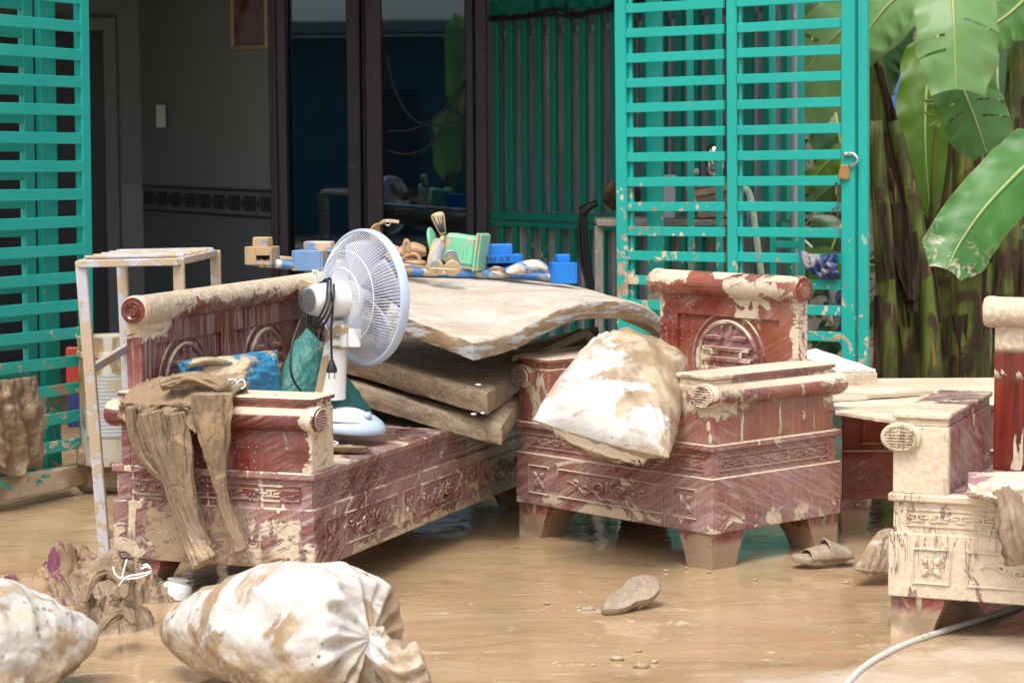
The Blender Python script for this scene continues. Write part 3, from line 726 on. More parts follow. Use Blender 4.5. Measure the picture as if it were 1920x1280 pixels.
# right gate
RP = Vector((1.197, 10.1, 0)); RD = Vector((.813, -.583, 0))
gr_, rdd, rup, rnn = gate_plane(RP, RD, .008)
rg = thing('folding_gate_leaf', 'teal slatted gate leaf on the right with the open padlock', 'gate', RP, 0, 'teal folding gate leaves')
def s_at(px):   # distance along the gate for a picture column
    k = (px-960)/FPX; return (k*RP.y-RP.x)/(RD.x-k*RD.y)
def rbar_v(pa, pb, off=0, th=.04, name='stile', mat=None, par=None, z0=.02, z1=2.55):
    a_, b_ = s_at(pa), s_at(pb)
    return MB().bar(gr_((a_+b_)/2, z0, off), gr_((a_+b_)/2, z1, off), abs(b_-a_), th, rnn, .004).build(name, mat or M['teal_r'], par or rg)
rbar_v(1163, 1183); rbar_v(1369, 1388, 0, .02); rbar_v(1585, 1610); rbar_v(1613, 1630, -.012, .03)
rbar_v(1183.5, 1190, -.012, .02, 'stile_lip'); rbar_v(1389.5, 1394, -.012, .02, 'stile_lip')
zL = bp(1275, 294, Y=RP.y+RD.y*s_at(1275)); zsl = zL.z
zR = bp(1480, 291, Y=RP.y+RD.y*s_at(1480)); zsr = zR.z
for k in range(-12, 9):
    for (pa, pb, z0) in ((1183.5, 1365, zsl), (1390, 1584, zsr)):
        z = z0+k*.1116
        s0, s1 = s_at(pa), s_at(pb); sm = (s0+s1)/2
        if z < .12 or z > 2.5: continue
        zc = z-math.sin(.008)*sm
        jj = random.uniform(-.0015, .0015)
        MB().bar(gr_(s0, zc+jj, .006), gr_(s1, zc-jj, .006), .042, .02, rnn, .002).build('slat', M['teal_r'], rg)
MB().bar(gr_(s_at(1160), .05), gr_(s_at(1630), .05), .07, .05, rnn, .004).build('bottom_rail', M['teal_r'], rg)
rg2 = thing('folding_gate_leaf', 'teal leaf of upright bars folded behind the right padlocked gate leaf', 'gate', gr_(-.3, 0, -.15), 0, 'teal folding gate leaves')
rbar_v(1196, 1226, -.10, .02, 'wide_stile', None, rg2, .1)
for (pa, pb) in ((1266, 1277), (1320, 1331), (1421, 1431), (1474, 1485)): rbar_v(pa, pb, -.13, .02, 'bar', None, rg2, .1)
for z in (.2, .95): 
    MB().bar(gr_(s_at(1426), z, -.135), gr_(s_at(1480), z, -.135), .03, .02, rnn, .003).build('rail', M['teal_r'], rg2)
MB().bar(gr_(s_at(1190), .12, -.135), gr_(s_at(1490), .12, -.135), .04, .02, rnn, .003).build('rail', M['teal_r'], rg2)
# padlock with shackle, keys
def onR(px, py, off=.03):
    s = s_at(px); Yq = RP.y+RD.y*s; return bp(px, py, Y=Yq-off)
pl = thing('padlock', 'open brass padlock hooked through the bright latch of the right gate', 'padlock', onR(1585, 322))
c = onR(1584, 323, .03)
mb = MB(); Mx = Matrix.Translation(c) @ Matrix.Rotation(.15, 4, 'Y'); mb.box(-.025, .025, -.012, .012, -.032, .032, Mx, .006); mb.build('body', M['brass'], pl)
MB().tube(catmull([onR(1584, 290, .035), onR(1598, 288, .035), onR(1607, 296, .035), onR(1604, 306, .035), onR(1592, 312, .035)], 16), .0065, 8).build('shackle', M['chrome'], pl, True)
mb = MB(); mb.bar(onR(1581, 290, .03), onR(1590, 289, .03), .02, .018); mb.bar(onR(1591.5, 289, .03), onR(1597, 288.6, .03), .02, .018); top(mb, 'latch', M['chrome'], 'shiny round latch collar welded to the right gate stile', 'latch')
kk = thing('key_ring', 'keys dangling on a dark red string below the padlock', 'keys', onR(1571, 405))
MB().tube(catmull([onR(1567, 343), onR(1571, 352), onR(1571, 385), onR(1571, 425)], 12), .003, 6).build('string', plain('dark_red_string', (.18,.03,.04), .7), kk)
MB().tube(catmull([onR(1570, 388), onR(1562, 392), onR(1557, 405)], 10), .003, 6).build('string', bpy.data.materials['dark_red_string'], kk)
for (x, y, L_) in ((1568, 346, 18), (1571, 418, 24)):
    mb = MB(); c = onR(x, y, .035); Mx = Matrix.Translation(c) @ Matrix.Rotation(R(90), 4, 'X')
    mb.lathe([(.003,-.001),(.009,-.001),(.009,.001),(.003,.001)], Mx, 14); mb.bar(c-V(0,0,.008), c-V(0,0,L_*.0024), .005, .002, rnn, 0); mb.build('key', M['chrome'], kk)

# ------------------------------------------------------------------ folded, crumpled shapes
def blob_surface(fn_r, c, ax, ay, az, nu=64, nv=40): pass
def pillow(name, cs, tf, tb, mat, label, cat, wr=.02, wsc=7, pinch=.08, n=44, seed=0, nrm=None, pw=2.2, parent=None, seam=None):
    """stuffed cloth shape between four corners (c00,c10,c11,c01), inflated to both sides"""
    c00, c10, c11, c01 = [Vector(c) for c in cs]
    N = (c10-c00).cross(c01-c00).normalized()
    if nrm is not None and N.dot(Vector(nrm)) < 0: N = -N
    mb = MB()
    for side, T in ((1, tf), (-1, tb)):
        def f(u, v):
            a, b = 2*u-1, 2*v-1
            # edges drawn in between the corners
            u2 = .5+.5*a*(1-pinch*(1-b*b)*1.0); v2 = .5+.5*b*(1-pinch*(1-a*a)*1.0)
            P = c00*(1-u2)*(1-v2)+c10*u2*(1-v2)+c11*u2*v2+c01*(1-u2)*v2
            h = max(0, 1-abs(a)**pw)**.55*max(0, 1-abs(b)**pw)**.55
            q = Vector((u*wsc+seed, v*wsc, side*3.3))
            rn = fbm(q, 4); rd = 1-abs(noise.noise(q*1.7+Vector((5,5,5))))*2
            # creases radiating from the corners
            cr = 0
            for (cu, cv) in ((0,0),(1,0),(1,1),(0,1)):
                du, dv = u-cu, v-cv; ang = math.atan2(dv, du); rr = math.hypot(du, dv)
                cr += math.sin(ang*22+seed)*math.exp(-rr*4.5)*.6
            return P+N*side*(T*h+wr*h**.5*(rn*.9+.35*rd+cr)) + N*.0005*side
        mb.grid(f, n, n)
    if parent: return mb.build(name, mat, parent, True)
    return top(mb, name, mat, label, cat)
def fold_tube(mb, pts, w_, th, folds=5, amp=.35, seed=0, n=36, m=60, wrap=None):
    """crumpled flattened tube of cloth along a path; w_, th callables of t"""
    P = catmull(pts, m)
    def fl(t, a):
        q = Vector((math.cos(a)*1.3+seed, math.sin(a)*1.3, t*5))
        ca_, sa_ = math.cos(a), math.sin(a)
        lf_ = fbm((ca_*3.2+seed, sa_*3.2, t*2.2), 3); rg = abs(noise.noise(Vector((ca_*3.0+seed*2, sa_*3.0, t*1.8+4))))*1.8-.45
        f1 = 1+amp*.22*math.sin(a*folds+5*fbm((t*2+seed, seed, 0), 2))+amp*.85*lf_+amp*.5*rg+amp*.30*noise.noise(Vector((ca_*4, sa_*4+seed, t*12)))
        e = 1 if 0 < t < 1 else .5
        return (w_(t)*f1*e, th(t)*f1*e)
    mb.tube(P, 1, n, True, fl, up=wrap)
    return mb

# ------------------------------------------------------------------ carved rosewood furniture
H0, H1, H2, H3, H4 = .1152, .301, .3907, .4132, .64
def key_band(mb, x0, x1, zc, hh, M_, t=.0045, unit=.062):
    """raised interlocking key pattern in plane y=0 (towards -y)"""
    n = max(2, round((x1-x0)/unit)); U = (x1-x0)/n; b = .0052; z0, z1 = zc-hh/2, zc+hh/2
    def h(a_, c_, z): mb.box(a_, c_, -t, .002, z-b/2, z+b/2, M_)
    def v(x, a_, c_): mb.box(x-b/2, x+b/2, -t-.0004, .002, a_, c_, M_)
    h(x0, x1, z0-.006); h(x0, x1, z1+.006); v(x0, z0-.006, z1+.006); v(x1, z0-.006, z1+.006)
    zs = [z0+hh*k/4 for k in range(5)]
    for k in range(n):
        o = x0+k*U; fl_ = k % 2
        A = zs if not fl_ else zs[::-1]
        h(o+U*.08, o+U*.92, A[3]); v(o+U*.5, min(A[1], A[3]), max(A[1], A[3])); h(o+U*.25, o+U*.75, A[1])
        v(o+U*.08, min(A[2], A[3]), max(A[2], A[3])); h(o+U*.08, o+U*.36, A[2]+0*.001); h(o+U*.64, o+U*1.0, A[2])
def medallion(mb, rx, rz, M_, t=.006):
    """round longevity emblem in the local xz plane, facing -y"""
    m = 40
    for (k0, k1) in ((1.0, .86),):
        mb.tube([M_ @ V(math.cos(a)*rx*.93, -t*.5, math.sin(a)*rz*.93) for a in [2*math.pi*i/m for i in range(m+1)]], max(.0028, rx*.055), 6, False)
    mb.grid(lambda u, v: M_ @ V(math.cos(u*6.2832)*rx*v, -t*.25*(1 if v < .8 else 0), math.sin(u*6.2832)*rz*v), 32, 4, True)
    bw = rz*.046
    def h(xa, xb, z):
        lim = math.sqrt(max(0, 1-(z/rz)**2))*rx*.80
        xa, xb = max(-lim, xa*rx), min(lim, xb*rx)
        if xb > xa: mb.box(xa, xb, -t, 0, z-bw, z+bw, M_, .0008)
    def v(x, za, zb_): mb.box(x*rx-bw, x*rx+bw, -t-.0004, 0, za*rz, zb_*rz, M_, .0008)
    for z in (.56, .30, .06, -.18, -.40, -.62):
        if abs(z) > .5: h(-.9, -.14, z*rz); h(.14, .9, z*rz)
        else: h(-.95, .95, z*rz)
    v(-.14, .56, .84); v(.14, .56, .84); v(-.14, -.84, -.62); v(.14, -.84, -.62)
    v(-.45, .06, .30); v(.45, .06, .30); v(-.45, -.4, -.18); v(.45, -.4, -.18)
def flower(mb, cx, cz, r, M_):
    for a in (45, 135, 225, 315):
        ca, sa = math.cos(R(a)), math.sin(R(a))
        def f(u, v, ca=ca, sa=sa):
            l = u*r; w_ = math.sin(math.pi*min(1, u*.98+.02))*r*.26*(v*2-1)
            z = .009*math.sin(math.pi*u)*(1-(v*2-1)**2)+.001-.003*(1-abs(v*2-1))*math.sin(math.pi*u)
            return M_ @ V(cx+ca*l-sa*w_, -z-.0015, cz+sa*l+ca*w_)
        mb.grid(f, 8, 6)
    for a in (0, 90, 180, 270):
        ca, sa = math.cos(R(a)), math.sin(R(a)); mb.tube([M_ @ V(cx, -.004, cz), M_ @ V(cx+ca*r*.45, -.006, cz+sa*r*.45)], [.004, .002], 6)
    mb.lathe([(.009, 0), (.008, .008), (.001, .011)], M_ @ Matrix.Translation((cx, 0, cz)) @ Matrix.Rotation(R(90), 4, 'X'), 12)
def frame_rect(mb, x0, x1, z0, z1, M_, w_=.006, t=.006):
    mb.box(x0, x1, -t, .002, z0, z0+w_, M_, .002); mb.box(x0, x1, -t, .002, z1-w_, z1, M_, .002)
    mb.box(x0, x0+w_, -t-.0004, .002, z0+w_, z1-w_, M_, .002); mb.box(x1-w_, x1, -t-.0004, .002, z0+w_, z1-w_, M_, .002)
def scroll(mb, cx, cz, s, M_):
    for sx in (-1, 1):
        for (ox, oz, r0, tr, st) in ((.05, 0, .028, 1.4, 0), (.115, -.004, .022, 1.2, 2.6), (.165, .006, .015, 1.0, .8)):
            pts = []
            for i in range(18):
                t = i/17; a = st+t*tr*2*math.pi; r = r0*(1-.75*t); pts.append(M_ @ V(cx+sx*s*(ox+math.cos(a)*r), -.004-.003*t, cz+s*(oz+math.sin(a)*r*.8)))
            mb.tube(pts, [.0055*s*(1-.6*i/17) for i in range(18)], 6)
        pts = [M_ @ V(cx+sx*s*x, -.004, cz+s*z) for x, z in ((0,-.03),(.04,-.035),(.08,-.008),(.12,-.025),(.16,.0),(.205,.012),(.225,.002))]
        mb.tube(catmull(pts, 20), lambda t: .0055*s*(1-.7*t), 6)
    flower(mb, cx, cz+.01, .03*s, M_)
def furniture(name, label, cat, origin, ang, W, D, mats, bx0, bx1, npan, arms=(1, 1), by=.60, back_h=.895):
    t = thing(name, label, cat, (origin[0], origin[1], 0), ang)
    mf, ms, mbk, mar, mc = mats
    def B_(nm, mb, mat, sm=False, par=None, **kw): return mb.build(nm, mat, par or t, sm, True, **kw)
    FR = Matrix.Identity(4)
    # skirt board front, sides, back
    B_('skirt', MB().box(0, W, 0, D, H0, H1, None, .003), mf)
    e = .012
    B_('apron', MB().box(e, W-e, e, D-e, H1-.001, H2+.001), mf)
    B_('seat', MB().box(-.002, W+.002, -.002, D+.002, H2, H3, None, .004), mf)
    # key bands front and both ends
    Mf = Matrix.Translation((0, e, 0)); zc = (H1+H2)/2
    mb = MB(); key_band(mb, .05, W-.05, zc, .034, Mf); B_('key_band', mb, mf)
    Ml = Matrix.Translation((e, D, 0)) @ Matrix.Rotation(R(-90), 4, 'Z')
    mb = MB(); key_band(mb, .06, D-.05, zc, .034, Ml); B_('key_band', mb, ms)
    Mr = Matrix.Translation((W-e, 0, 0)) @ Matrix.Rotation(R(90), 4, 'Z')
    mb = MB(); key_band(mb, .05, D-.06, zc, .034, Mr); B_('key_band', mb, ms)
    # carved skirt panels on the front
    Mz = Matrix.Translation((0, 0, 0)); zc = (H0+H1)/2
    xs = [.125, W-.125] if W < 1.2 else [.125, W*.36, W*.64, W-.125]
    for x in xs:
        mb = MB(); frame_rect(mb, x-.055, x+.055, zc-.052, zc+.052, Mz); flower(mb, x, zc, .042, Mz); B_('flower_panel', mb, mf, True, angle=35)
    spans = [(xs[i]+.10, xs[i+1]-.10) for i in range(len(xs)-1)]
    for (a_, b_) in spans:
        mb = MB(); frame_rect(mb, a_, b_, zc-.052, zc+.052, Mz, .007, .007); scroll(mb, (a_+b_)/2, zc, 1.0, Mz); B_('scroll_panel', mb, mf, True, angle=35)
    # legs
    for (sx, sy) in ((0,0),(1,0),(0,1),(1,1)):
        wt, wb = .155, .112
        vs = []
        for (wd, z) in ((wt, H0), (wt*.97, H0*.8), ((wt+wb)/2-.004, H0*.4), (wb, -.015)):
            for (ix, iy) in ((0,0),(1,0),(1,1),(0,1)):
                x = .008+ix*wd; y = .008+iy*wd
                vs.append((x if sx == 0 else W-x, y if sy == 0 else D-y, z))
        fs = [(0,1,2,3), (12,13,14,15)]+[(r*4+k, r*4+(k+1) % 4, (r+1)*4+(k+1) % 4, (r+1)*4+k) for r in range(3) for k in range(4)]
        B_('leg', MB().add(vs, fs), M['legm'])
    # arms
    aw = .169
    for side in (0, 1):
        if not arms[side]: continue
        fx_ = (lambda x: x) if side == 0 else (lambda x: W-x)
        x0, x1 = sorted((fx_(.010), fx_(aw)))
        arm = B_('arm', MB().box(x0, x1, .008, D-.03, H3-.001, H4-.034, None, .003), mar)
        B_('moulding', MB().box(x0+.004, x1-.004, .012, D-.034, H4-.034, H4-.012, None, .003), mar, par=arm)
        B_('arm_top', MB().box(x0-.003, x1+.003, .002, D-.02, H4-.012, H4+.004, None, .004), mar, par=arm)
        # oval roll along the outer edge
        cx, cz, rx, rz = fx_(.034), H4-.066, .058, .042
        n = 28
        def prof(y, k=1.0): return [V(cx+math.cos(2*math.pi*i/n)*rx*k, y, cz+math.sin(2*math.pi*i/n)*rz*k) for i in range(n)]
        mb = MB(); rings = [(-.010, .94), (-.004, 1.0), (.004, 1.03), (.012, 1.03), (.018, .93), (D-.02, .93), (D-.012, 1.03), (D+.006, 1.03), (D+.014, .95)]
        for (y, k) in rings: mb.v += prof(y, k)
        for r_ in range(len(rings)-1):
            for k in range(n): mb.f.append((r_*n+k, r_*n+(k+1) % n, (r_+1)*n+(k+1) % n, (r_+1)*n+k))
        mb.f.append(tuple(range(n))); mb.f.append(tuple((len(rings)-1)*n+k for k in range(n)))
        B_('arm_roll', mb, mar, True, par=arm, angle=50)
        mb = MB(); medallion(mb, rx*.86, rz*.86, Matrix.Translation((cx, -.012, cz))); B_('emblem', mb, mc, True, par=arm, angle=35)
        # recessed outer panel lines
        mb = MB(); 
        if side == 0: Mo = Matrix.Translation((x0, D, 0)) @ Matrix.Rotation(R(-90), 4, 'Z')
        else: Mo = Matrix.Translation((x1, 0, 0)) @ Matrix.Rotation(R(90), 4, 'Z')
        B_('arm_edge', MB().box(.012 if side else .034, .05 if side else .062, -.0025, .002, H3, H4-.12, Mo, .001), mar, par=arm)
    # back
    y0, y1 = by, by+.05
    B_('backrest', MB().box(bx0, bx1, y0+.012, y1, H3-.001, back_h-.005), mbk)
    pw_ = (bx1-bx0)/npan; st = .075
    mb = MB()
    for k in range(npan+1):
        c = bx0+k*pw_; a_ = max(bx0, c-st*(.55 if 0 < k < npan else 1.2)); b_ = min(bx1, c+st*(.55 if 0 < k < npan else 1.2))
        B_('back_stile', MB().box(a_, b_, y0, y0+.014, H3, back_h-.04, None, .003), mbk)
        if k < npan: pass
    for k in range(npan):
        a_ = bx0+k*pw_+st*(1.2 if k == 0 else .55); b_ = bx0+(k+1)*pw_-st*(1.2 if k == npan-1 else .55)
        B_('back_rail', MB().box(a_, b_, y0, y0+.014, back_h-.115, back_h-.04, None, .003), mbk)
        B_('back_rail', MB().box(a_, b_, y0, y0+.014, H3, H3+.05, None, .003), mbk)
        cx_ = bx0+(k+.5)*pw_; cz_ = H3+.205
        mb = MB(); rr = .155
        Mm = Matrix.Translation((cx_, y0+.008, cz_))
        mb.tube([Mm @ V(math.cos(a)*rr*1.13, .002, math.sin(a)*rr*1.13) for a in [2*math.pi*i/48 for i in range(49)]], .006, 6, False)
        medallion(mb, rr, rr, Mm, .013); B_('back_medallion', mb, mc if npan == 1 else M['carve_light'], True, angle=35)
    mb = MB(); cy, cz, r = y0+.008, back_h, .048
    mb.lathe([(.0, 0), (r*.5, 0), (r*.55, .006), (r*.62, .0), (r*.9, .0), (r, .008), (r, .03), (r*.955, .034), (r*.955, bx1-bx0+.05-.034), (r, bx1-bx0+.05-.03), (r, bx1-bx0+.05-.008), (r*.9, bx1-bx0+.05), (r*.62, bx1-bx0+.05), (r*.55, bx1-bx0+.056), (0, bx1-bx0+.056)],
             Matrix.Translation((bx0-.03, cy, cz)) @ Matrix.Rotation(R(90), 4, 'Y'), 32)
    rl = B_('back_roll', mb, mbk, True, angle=40)
    for (xe, sg) in ((bx0-.03, -1), (bx1+.02, 1)):
        mb = MB(); mb.lathe([(0,.0035),(r*.28,.0035),(r*.34,.007),(r*.42,.003),(r*.56,.008),(r*.64,.003),(r*.88,.0025),(r*.88,-.004)], Matrix.Translation((xe, cy, cz)) @ Matrix.Rotation(R(90*sg), 4, 'Y'), 30)
        B_('roll_cap', mb, M['bench_cap'], True, par=rl, angle=40)
    return t
M['legm'] = wood_mud('rosewood_leg', 61, splash=.55, film=.8, drip=.6, topm=.8, dotd=.45, wetz=.12, heavy=[(-.1, .075, .33)], grain='z')
M['carve_light'] = wood_mud('rosewood_back_carving', 71, splash=.62, film=1.5, drip=.64, topm=1.8, dotd=.42, grain='z')
bench = furniture('carved_bench', 'long carved rosewood bench at the left, trousers over its near arm', 'bench', (-.6075, 6.9934), R(69.79), 2.07, .698,
    (M['benchl'], M['bench'], M['bench_back'], M['bench'], M['carve']), .07, 1.86, 3, arms=(1, 0), by=.625)
ca = R(131.45); av = Vector((math.cos(ca), math.sin(ca)))
org = Vector((.6588, 7.5837))+av*.9776
chairC = furniture('carved_armchair', 'carved rosewood armchair in the middle with a stuffed sack on its seat', 'armchair', org, ca-math.pi, .9776, .648,
    (M['chair'], M['chair'], M['chair_back'], M['chair_mudtop'], M['carve']), .16, .84, 1, by=.575)
chairD = furniture('carved_armchair', 'carved armchair caked in dried mud, cut off by the right edge', 'armchair', (1.0736, 6.5569), R(-22.56), .9776, .66,
    (M['chairD'], M['chairD'], M['chairDback'], M['chairDarm'], M['chairD']), .19, .80, 1, by=.56)
# ------------------------------------------------------------------ table and drawer on the right
tb = thing('coffee_table', 'low rosewood table with a cream mud-covered top, between the two armchairs', 'table', (1.75, 8.3, 0))
TX0, TX1, TY0, TY1, TZ = fx(1583, 8.27), 2.35, 8.27, 9.15, .47
MB().box(TX0, TX1, TY0, TY1, .125, TZ-.02, None, .004).build('body', M['table'], tb)
MB().box(TX0+.004, TX1, TY0-.012, TY0+.01, .290, .302, None, .003).build('moulding', M['table'], tb)
MB().box(TX0-.012, TX1+.01, TY0-.014, TY1+.01, TZ-.022, TZ-.002, None, .004).build('top_moulding', M['table'], tb)
mb = MB(); frame_rect(mb, TX0+.07, TX0+.45, .318, .425, Matrix.Translation((0, TY0, 0)), .01, .008); mb.build('panel_frame', M['table'], tb)
for (x0, x1) in ((TX0+.0, TX0+.10), (TX1-.1, TX1)):
    vs = [(x0, TY0+.01, .125), (x1+.01, TY0+.01, .125), (x1+.01, TY0+.12, .125), (x0, TY0+.12, .125), (x0+.002, TY0+.015, -.01), (x1-.012, TY0+.015, -.01), (x1-.012, TY0+.1, -.01), (x0+.002, TY0+.1, -.01)]
    MB().add(vs, [(0,1,2,3),(4,5,6,7),(0,1,5,4),(1,2,6,5),(2,3,7,6),(3,0,4,7)]).build('leg', M['legm'], tb)
M['mudtop'] = None
g = G('dried_mud_sheet'); p = g.pos(4, 'World'); q = g.mapv(p, (1, 2.4, 1), (0,0,.5))
c = g.mix(g.ss(g.noise(q, 3.2, 5, .5, .5), .44, .54), (.66, .57, .44), (.50, .41, .29))
c = g.mix(g.mul(g.ss(g.noise(p, 24, 6, .7), .55, .7), .4), c, (.40, .30, .19))
g.fin(g.pbsdf(c, .55, g.bump(g.noise(p, 16, 5, .6), .25, .006), .4)); M['mudtop'] = g.m
def slab(mb, cs, th, fn=None, nu=20, nv=12, seed=0):
    """thick panel; cs = top corners c00,c10,c11,c01; fn(u,v) adds to the top height"""
    c = [Vector(x) for x in cs]
    def P(u, v, dz): 
        q = c[0]*(1-u)*(1-v)+c[1]*u*(1-v)+c[2]*u*v+c[3]*(1-u)*v
        return q+V(0,0,(fn(u, v) if fn else 0)+dz)
    o = len(mb.v)
    mb.grid(lambda u, v: P(u, v, 0), nu, nv); mb.grid(lambda u, v: P(u, v, -th), nu, nv)
    K = (nu+1)*(nv+1); per = [(i, 0) for i in range(nu)]+[(nu, j) for j in range(nv)]+[(nu-i, nv) for i in range(nu)]+[(0, nv-j) for j in range(nv)]
    ids = [o+i*(nv+1)+j for i, j in per]
    for a_, b_ in zip(ids, ids[1:]+ids[:1]): mb.f.append((a_, b_, b_+K, a_+K))
    return mb
def rough(amp, sc, sd): return lambda u, v: amp*fbm((u*sc+sd, v*sc, sd), 3)
mb = MB(); slab(mb, [bp(1566, 771, z=TZ+.008), bp(1692, 792, z=TZ+.008), bp(1830, 742, z=TZ+.008), bp(1560, 742, z=TZ+.008)], .010, rough(.002, 6, 1), 24, 16); mb.build('table_top', M['mudtop'], tb)
top(slab(MB(), [bp(1540, 748, z=TZ+.024), bp(1751, 733, z=TZ+.024), bp(1640, 717, z=TZ+.024), bp(1520, 722, z=TZ+.024)], .012, rough(.003, 5, 3), 24, 12),
    'board', M['mudtop'], 'thin cream muddy board with a pointed right end on the low table', 'board', False)
dr = thing('drawer', 'upturned shallow drawer with bright white muddy top on the low table', 'drawer', bp(1610, 722, z=TZ+.03))
dA, dB_, dC, dD = bp(1565, 692, Y=8.62), bp(1642, 692, Y=8.72), bp(1530, 653, Y=9.15), bp(1490, 662, Y=9.0)
g = G('bright_mud_paint'); p = g.pos(4); c = g.mix(g.ss(g.noise(p, 9, 6, .6, .5), .55, .62), (.74, .74, .76), (.66, .57, .45)); g.fin(g.pbsdf(c, .5, g.bump(g.noise(p, 30, 5), .3, .004), .4)); M['whitemud'] = g.m
mb = MB(); slab(mb, [dA, dB_, dC, dD], .012, rough(.003, 5, 8)); mb.build('bottom_panel', M['whitemud'], dr)
for (p_, q_) in ((dA, dB_), (dB_, dC), (dD, dC), (dA, dD)):
    mb = MB(); d_ = V(0,0,-.014); mb.bar(p_+V(0,0,-.045), q_+V(0,0,-.045), .014, .062, b=.003); mb.build('side_panel', M['table'], dr)
MB().bar(dA+V(0,-.006,-.068), dB_+V(0,-.006,-.068), .014, .014, b=.003).build('edge_strip', M['mudtop'], dr)

# ------------------------------------------------------------------ mattresses
def curve_slab(name, edgeN, edgeF, th, mat, label, sd, amp=.006, nu=70, nv=40, lip=.008):
    """edgeN: near edge points left->right (top), edgeF: far edge points; thickness th"""
    mb = MB(); EN = catmull(edgeN, 80); EF = catmull(edgeF, 80)
    def prof(u, v, s):
        P = lerplist(EN, u)*(1-v)+lerplist(EF, u)*v
        e = min(u, 1-u, v, 1-v)
        rn = fbm((P.x*7+sd, P.y*7, s*3+P.z*5), 4)*amp+abs(noise.noise(Vector((P.x*28, P.y*28, sd))))*amp*.7
        r_ = -lip*math.exp(-e*60)
        return P+V(0, 0, (rn+r_) if s > 0 else -th-rn+(-r_))
    mb.grid(lambda u, v: prof(u, v, 1), nu, nv); mb.grid(lambda u, v: prof(u, v, -1), nu, nv)
    K = (nu+1)*(nv+1)
    per = [(i, 0) for i in range(nu)]+[(nu, j) for j in range(nv)]+[(nu-i, nv) for i in range(nu)]+[(0, nv-j) for j in range(nv)]
    # side walls with 5 rows, slightly bulged and lumpy
    cen = sum((v for v in mb.v[:K]), Vector())/K
    ids = [i*(nv+1)+j for i, j in per]; rows = [ids]
    for k in range(1, 6):
        row = []
        for i_ in ids:
            a_, b_ = mb.v[i_], mb.v[i_+K]; P = a_.lerp(b_, k/6); out = (P-cen); out.z = 0; out.normalize()
            P = P+out*(.005*math.sin(math.pi*k/6)+.007*fbm((P.x*16+sd, P.y*16, P.z*24), 4)); row.append(len(mb.v)); mb.v.append(P)
        rows.append(row)
    rows.append([i+K for i in ids])
    for r_ in range(6):
        a_, b_ = rows[r_], rows[r_+1]
        for k in range(len(ids)):
            k2 = (k+1) % len(ids); mb.f.append((a_[k], a_[k2], b_[k2], b_[k]))
    return top(mb, name, mat, label, 'mattress', True, 'mud-soaked foam mattresses stacked on the bench', angle=50)
def line(p, q, n=2): return [Vector(p).lerp(Vector(q), i/(n-1)) for i in range(n)]
# in all three, v runs back-left: the edge N->L is the long left-front edge
N1 = bp(887.5, 639, Y=7.90); L1 = bp(564, 519, Y=8.22)
ER = [N1]+[bp(x, y, Y=Y) for x, y, Y in ((962,620,8.08),(1019,591,8.22),(1075,567,8.36),(1135,561,8.50),(1190,566,8.66),(1225,583,8.80),(1250,606,8.9))]
EL = [L1]+[bp(x, y, Y=Y) for x, y, Y in ((640,516,8.45),(737,517,8.75),(840,519,8.95),(925,521,9.10),(1037,529,9.30),(1100,541,9.40),(1150,556,9.5))]
curve_slab('mattress', ER, EL, .074, M['mattress_top'], 'topmost mattress, pale dried upper face, arching at its right side', 3, .0025)
N2 = bp(913, 733, Y=7.92); L2 = bp(590, 640, Y=8.35)
curve_slab('mattress', [N2, bp(945, 712, Y=8.2), bp(972, 692, Y=8.45), bp(1000, 660, Y=8.9)], [L2, bp(640, 632, Y=8.7), bp(700, 622, Y=9.0), bp(760, 610, Y=9.3)], .090, M['mattress_mid'], 'middle mattress, wet dark brown with white foam patches showing', 11, .004)
N3 = bp(940, 797, Y=7.95); L3 = bp(570, 692, Y=8.3)
curve_slab('mattress', [N3, bp(958, 768, Y=8.15), bp(975, 740, Y=8.4), bp(1000, 700, Y=8.85)], [L3, bp(640, 672, Y=8.7), bp(700, 655, Y=9.0), bp(760, 640, Y=9.3)], .080, M['mattress'], 'bottom mattress, wholly mud brown, its corner overhanging the bench front', 17, .004)
top(slab(MB(), [bp(960, 668, Y=8.5), bp(1130, 640, Y=8.9), bp(1120, 612, Y=9.3), bp(985, 640, Y=9.2)], .02, rough(.006, 5, 4), 16, 10), 'board', M['paleboard'], 'pale muddy board wedged under the arching top mattress', 'board', False)
mb = MB(); mb.bar(bp(1000, 668, Y=8.7), bp(1095, 622, Y=8.75), .05, .03); mb.bar(bp(1095, 622, Y=8.75), bp(1125, 650, Y=8.75), .05, .03); top(mb, 'bent_strip', M['paleboard'], 'bent pale strip lying in the cavity under the top mattress', 'strip', False)
# white bits on the mattresses
for (x, y, Y, lb) in ((897, 721, 7.90, 'white foam scrap on the front corner of the middle mattress'), (888, 776, 7.93, 'left one of two white scraps on the bottom mattress edge'), (906, 774, 7.96, 'right one of two white scraps on the bottom mattress edge')):
    c = bp(x, y, Y=Y-.03); mb = MB(); mb.grid(lambda u, v: c+V(math.cos(u*6.28)*math.sin(v*3.14)*.011, math.sin(u*6.28)*math.sin(v*3.14)*.008, math.cos(v*3.14)*.004), 8, 5, True)
    top(mb, 'foam_scrap', M['bowl'], lb, 'scrap', group='white scraps on the mattresses')

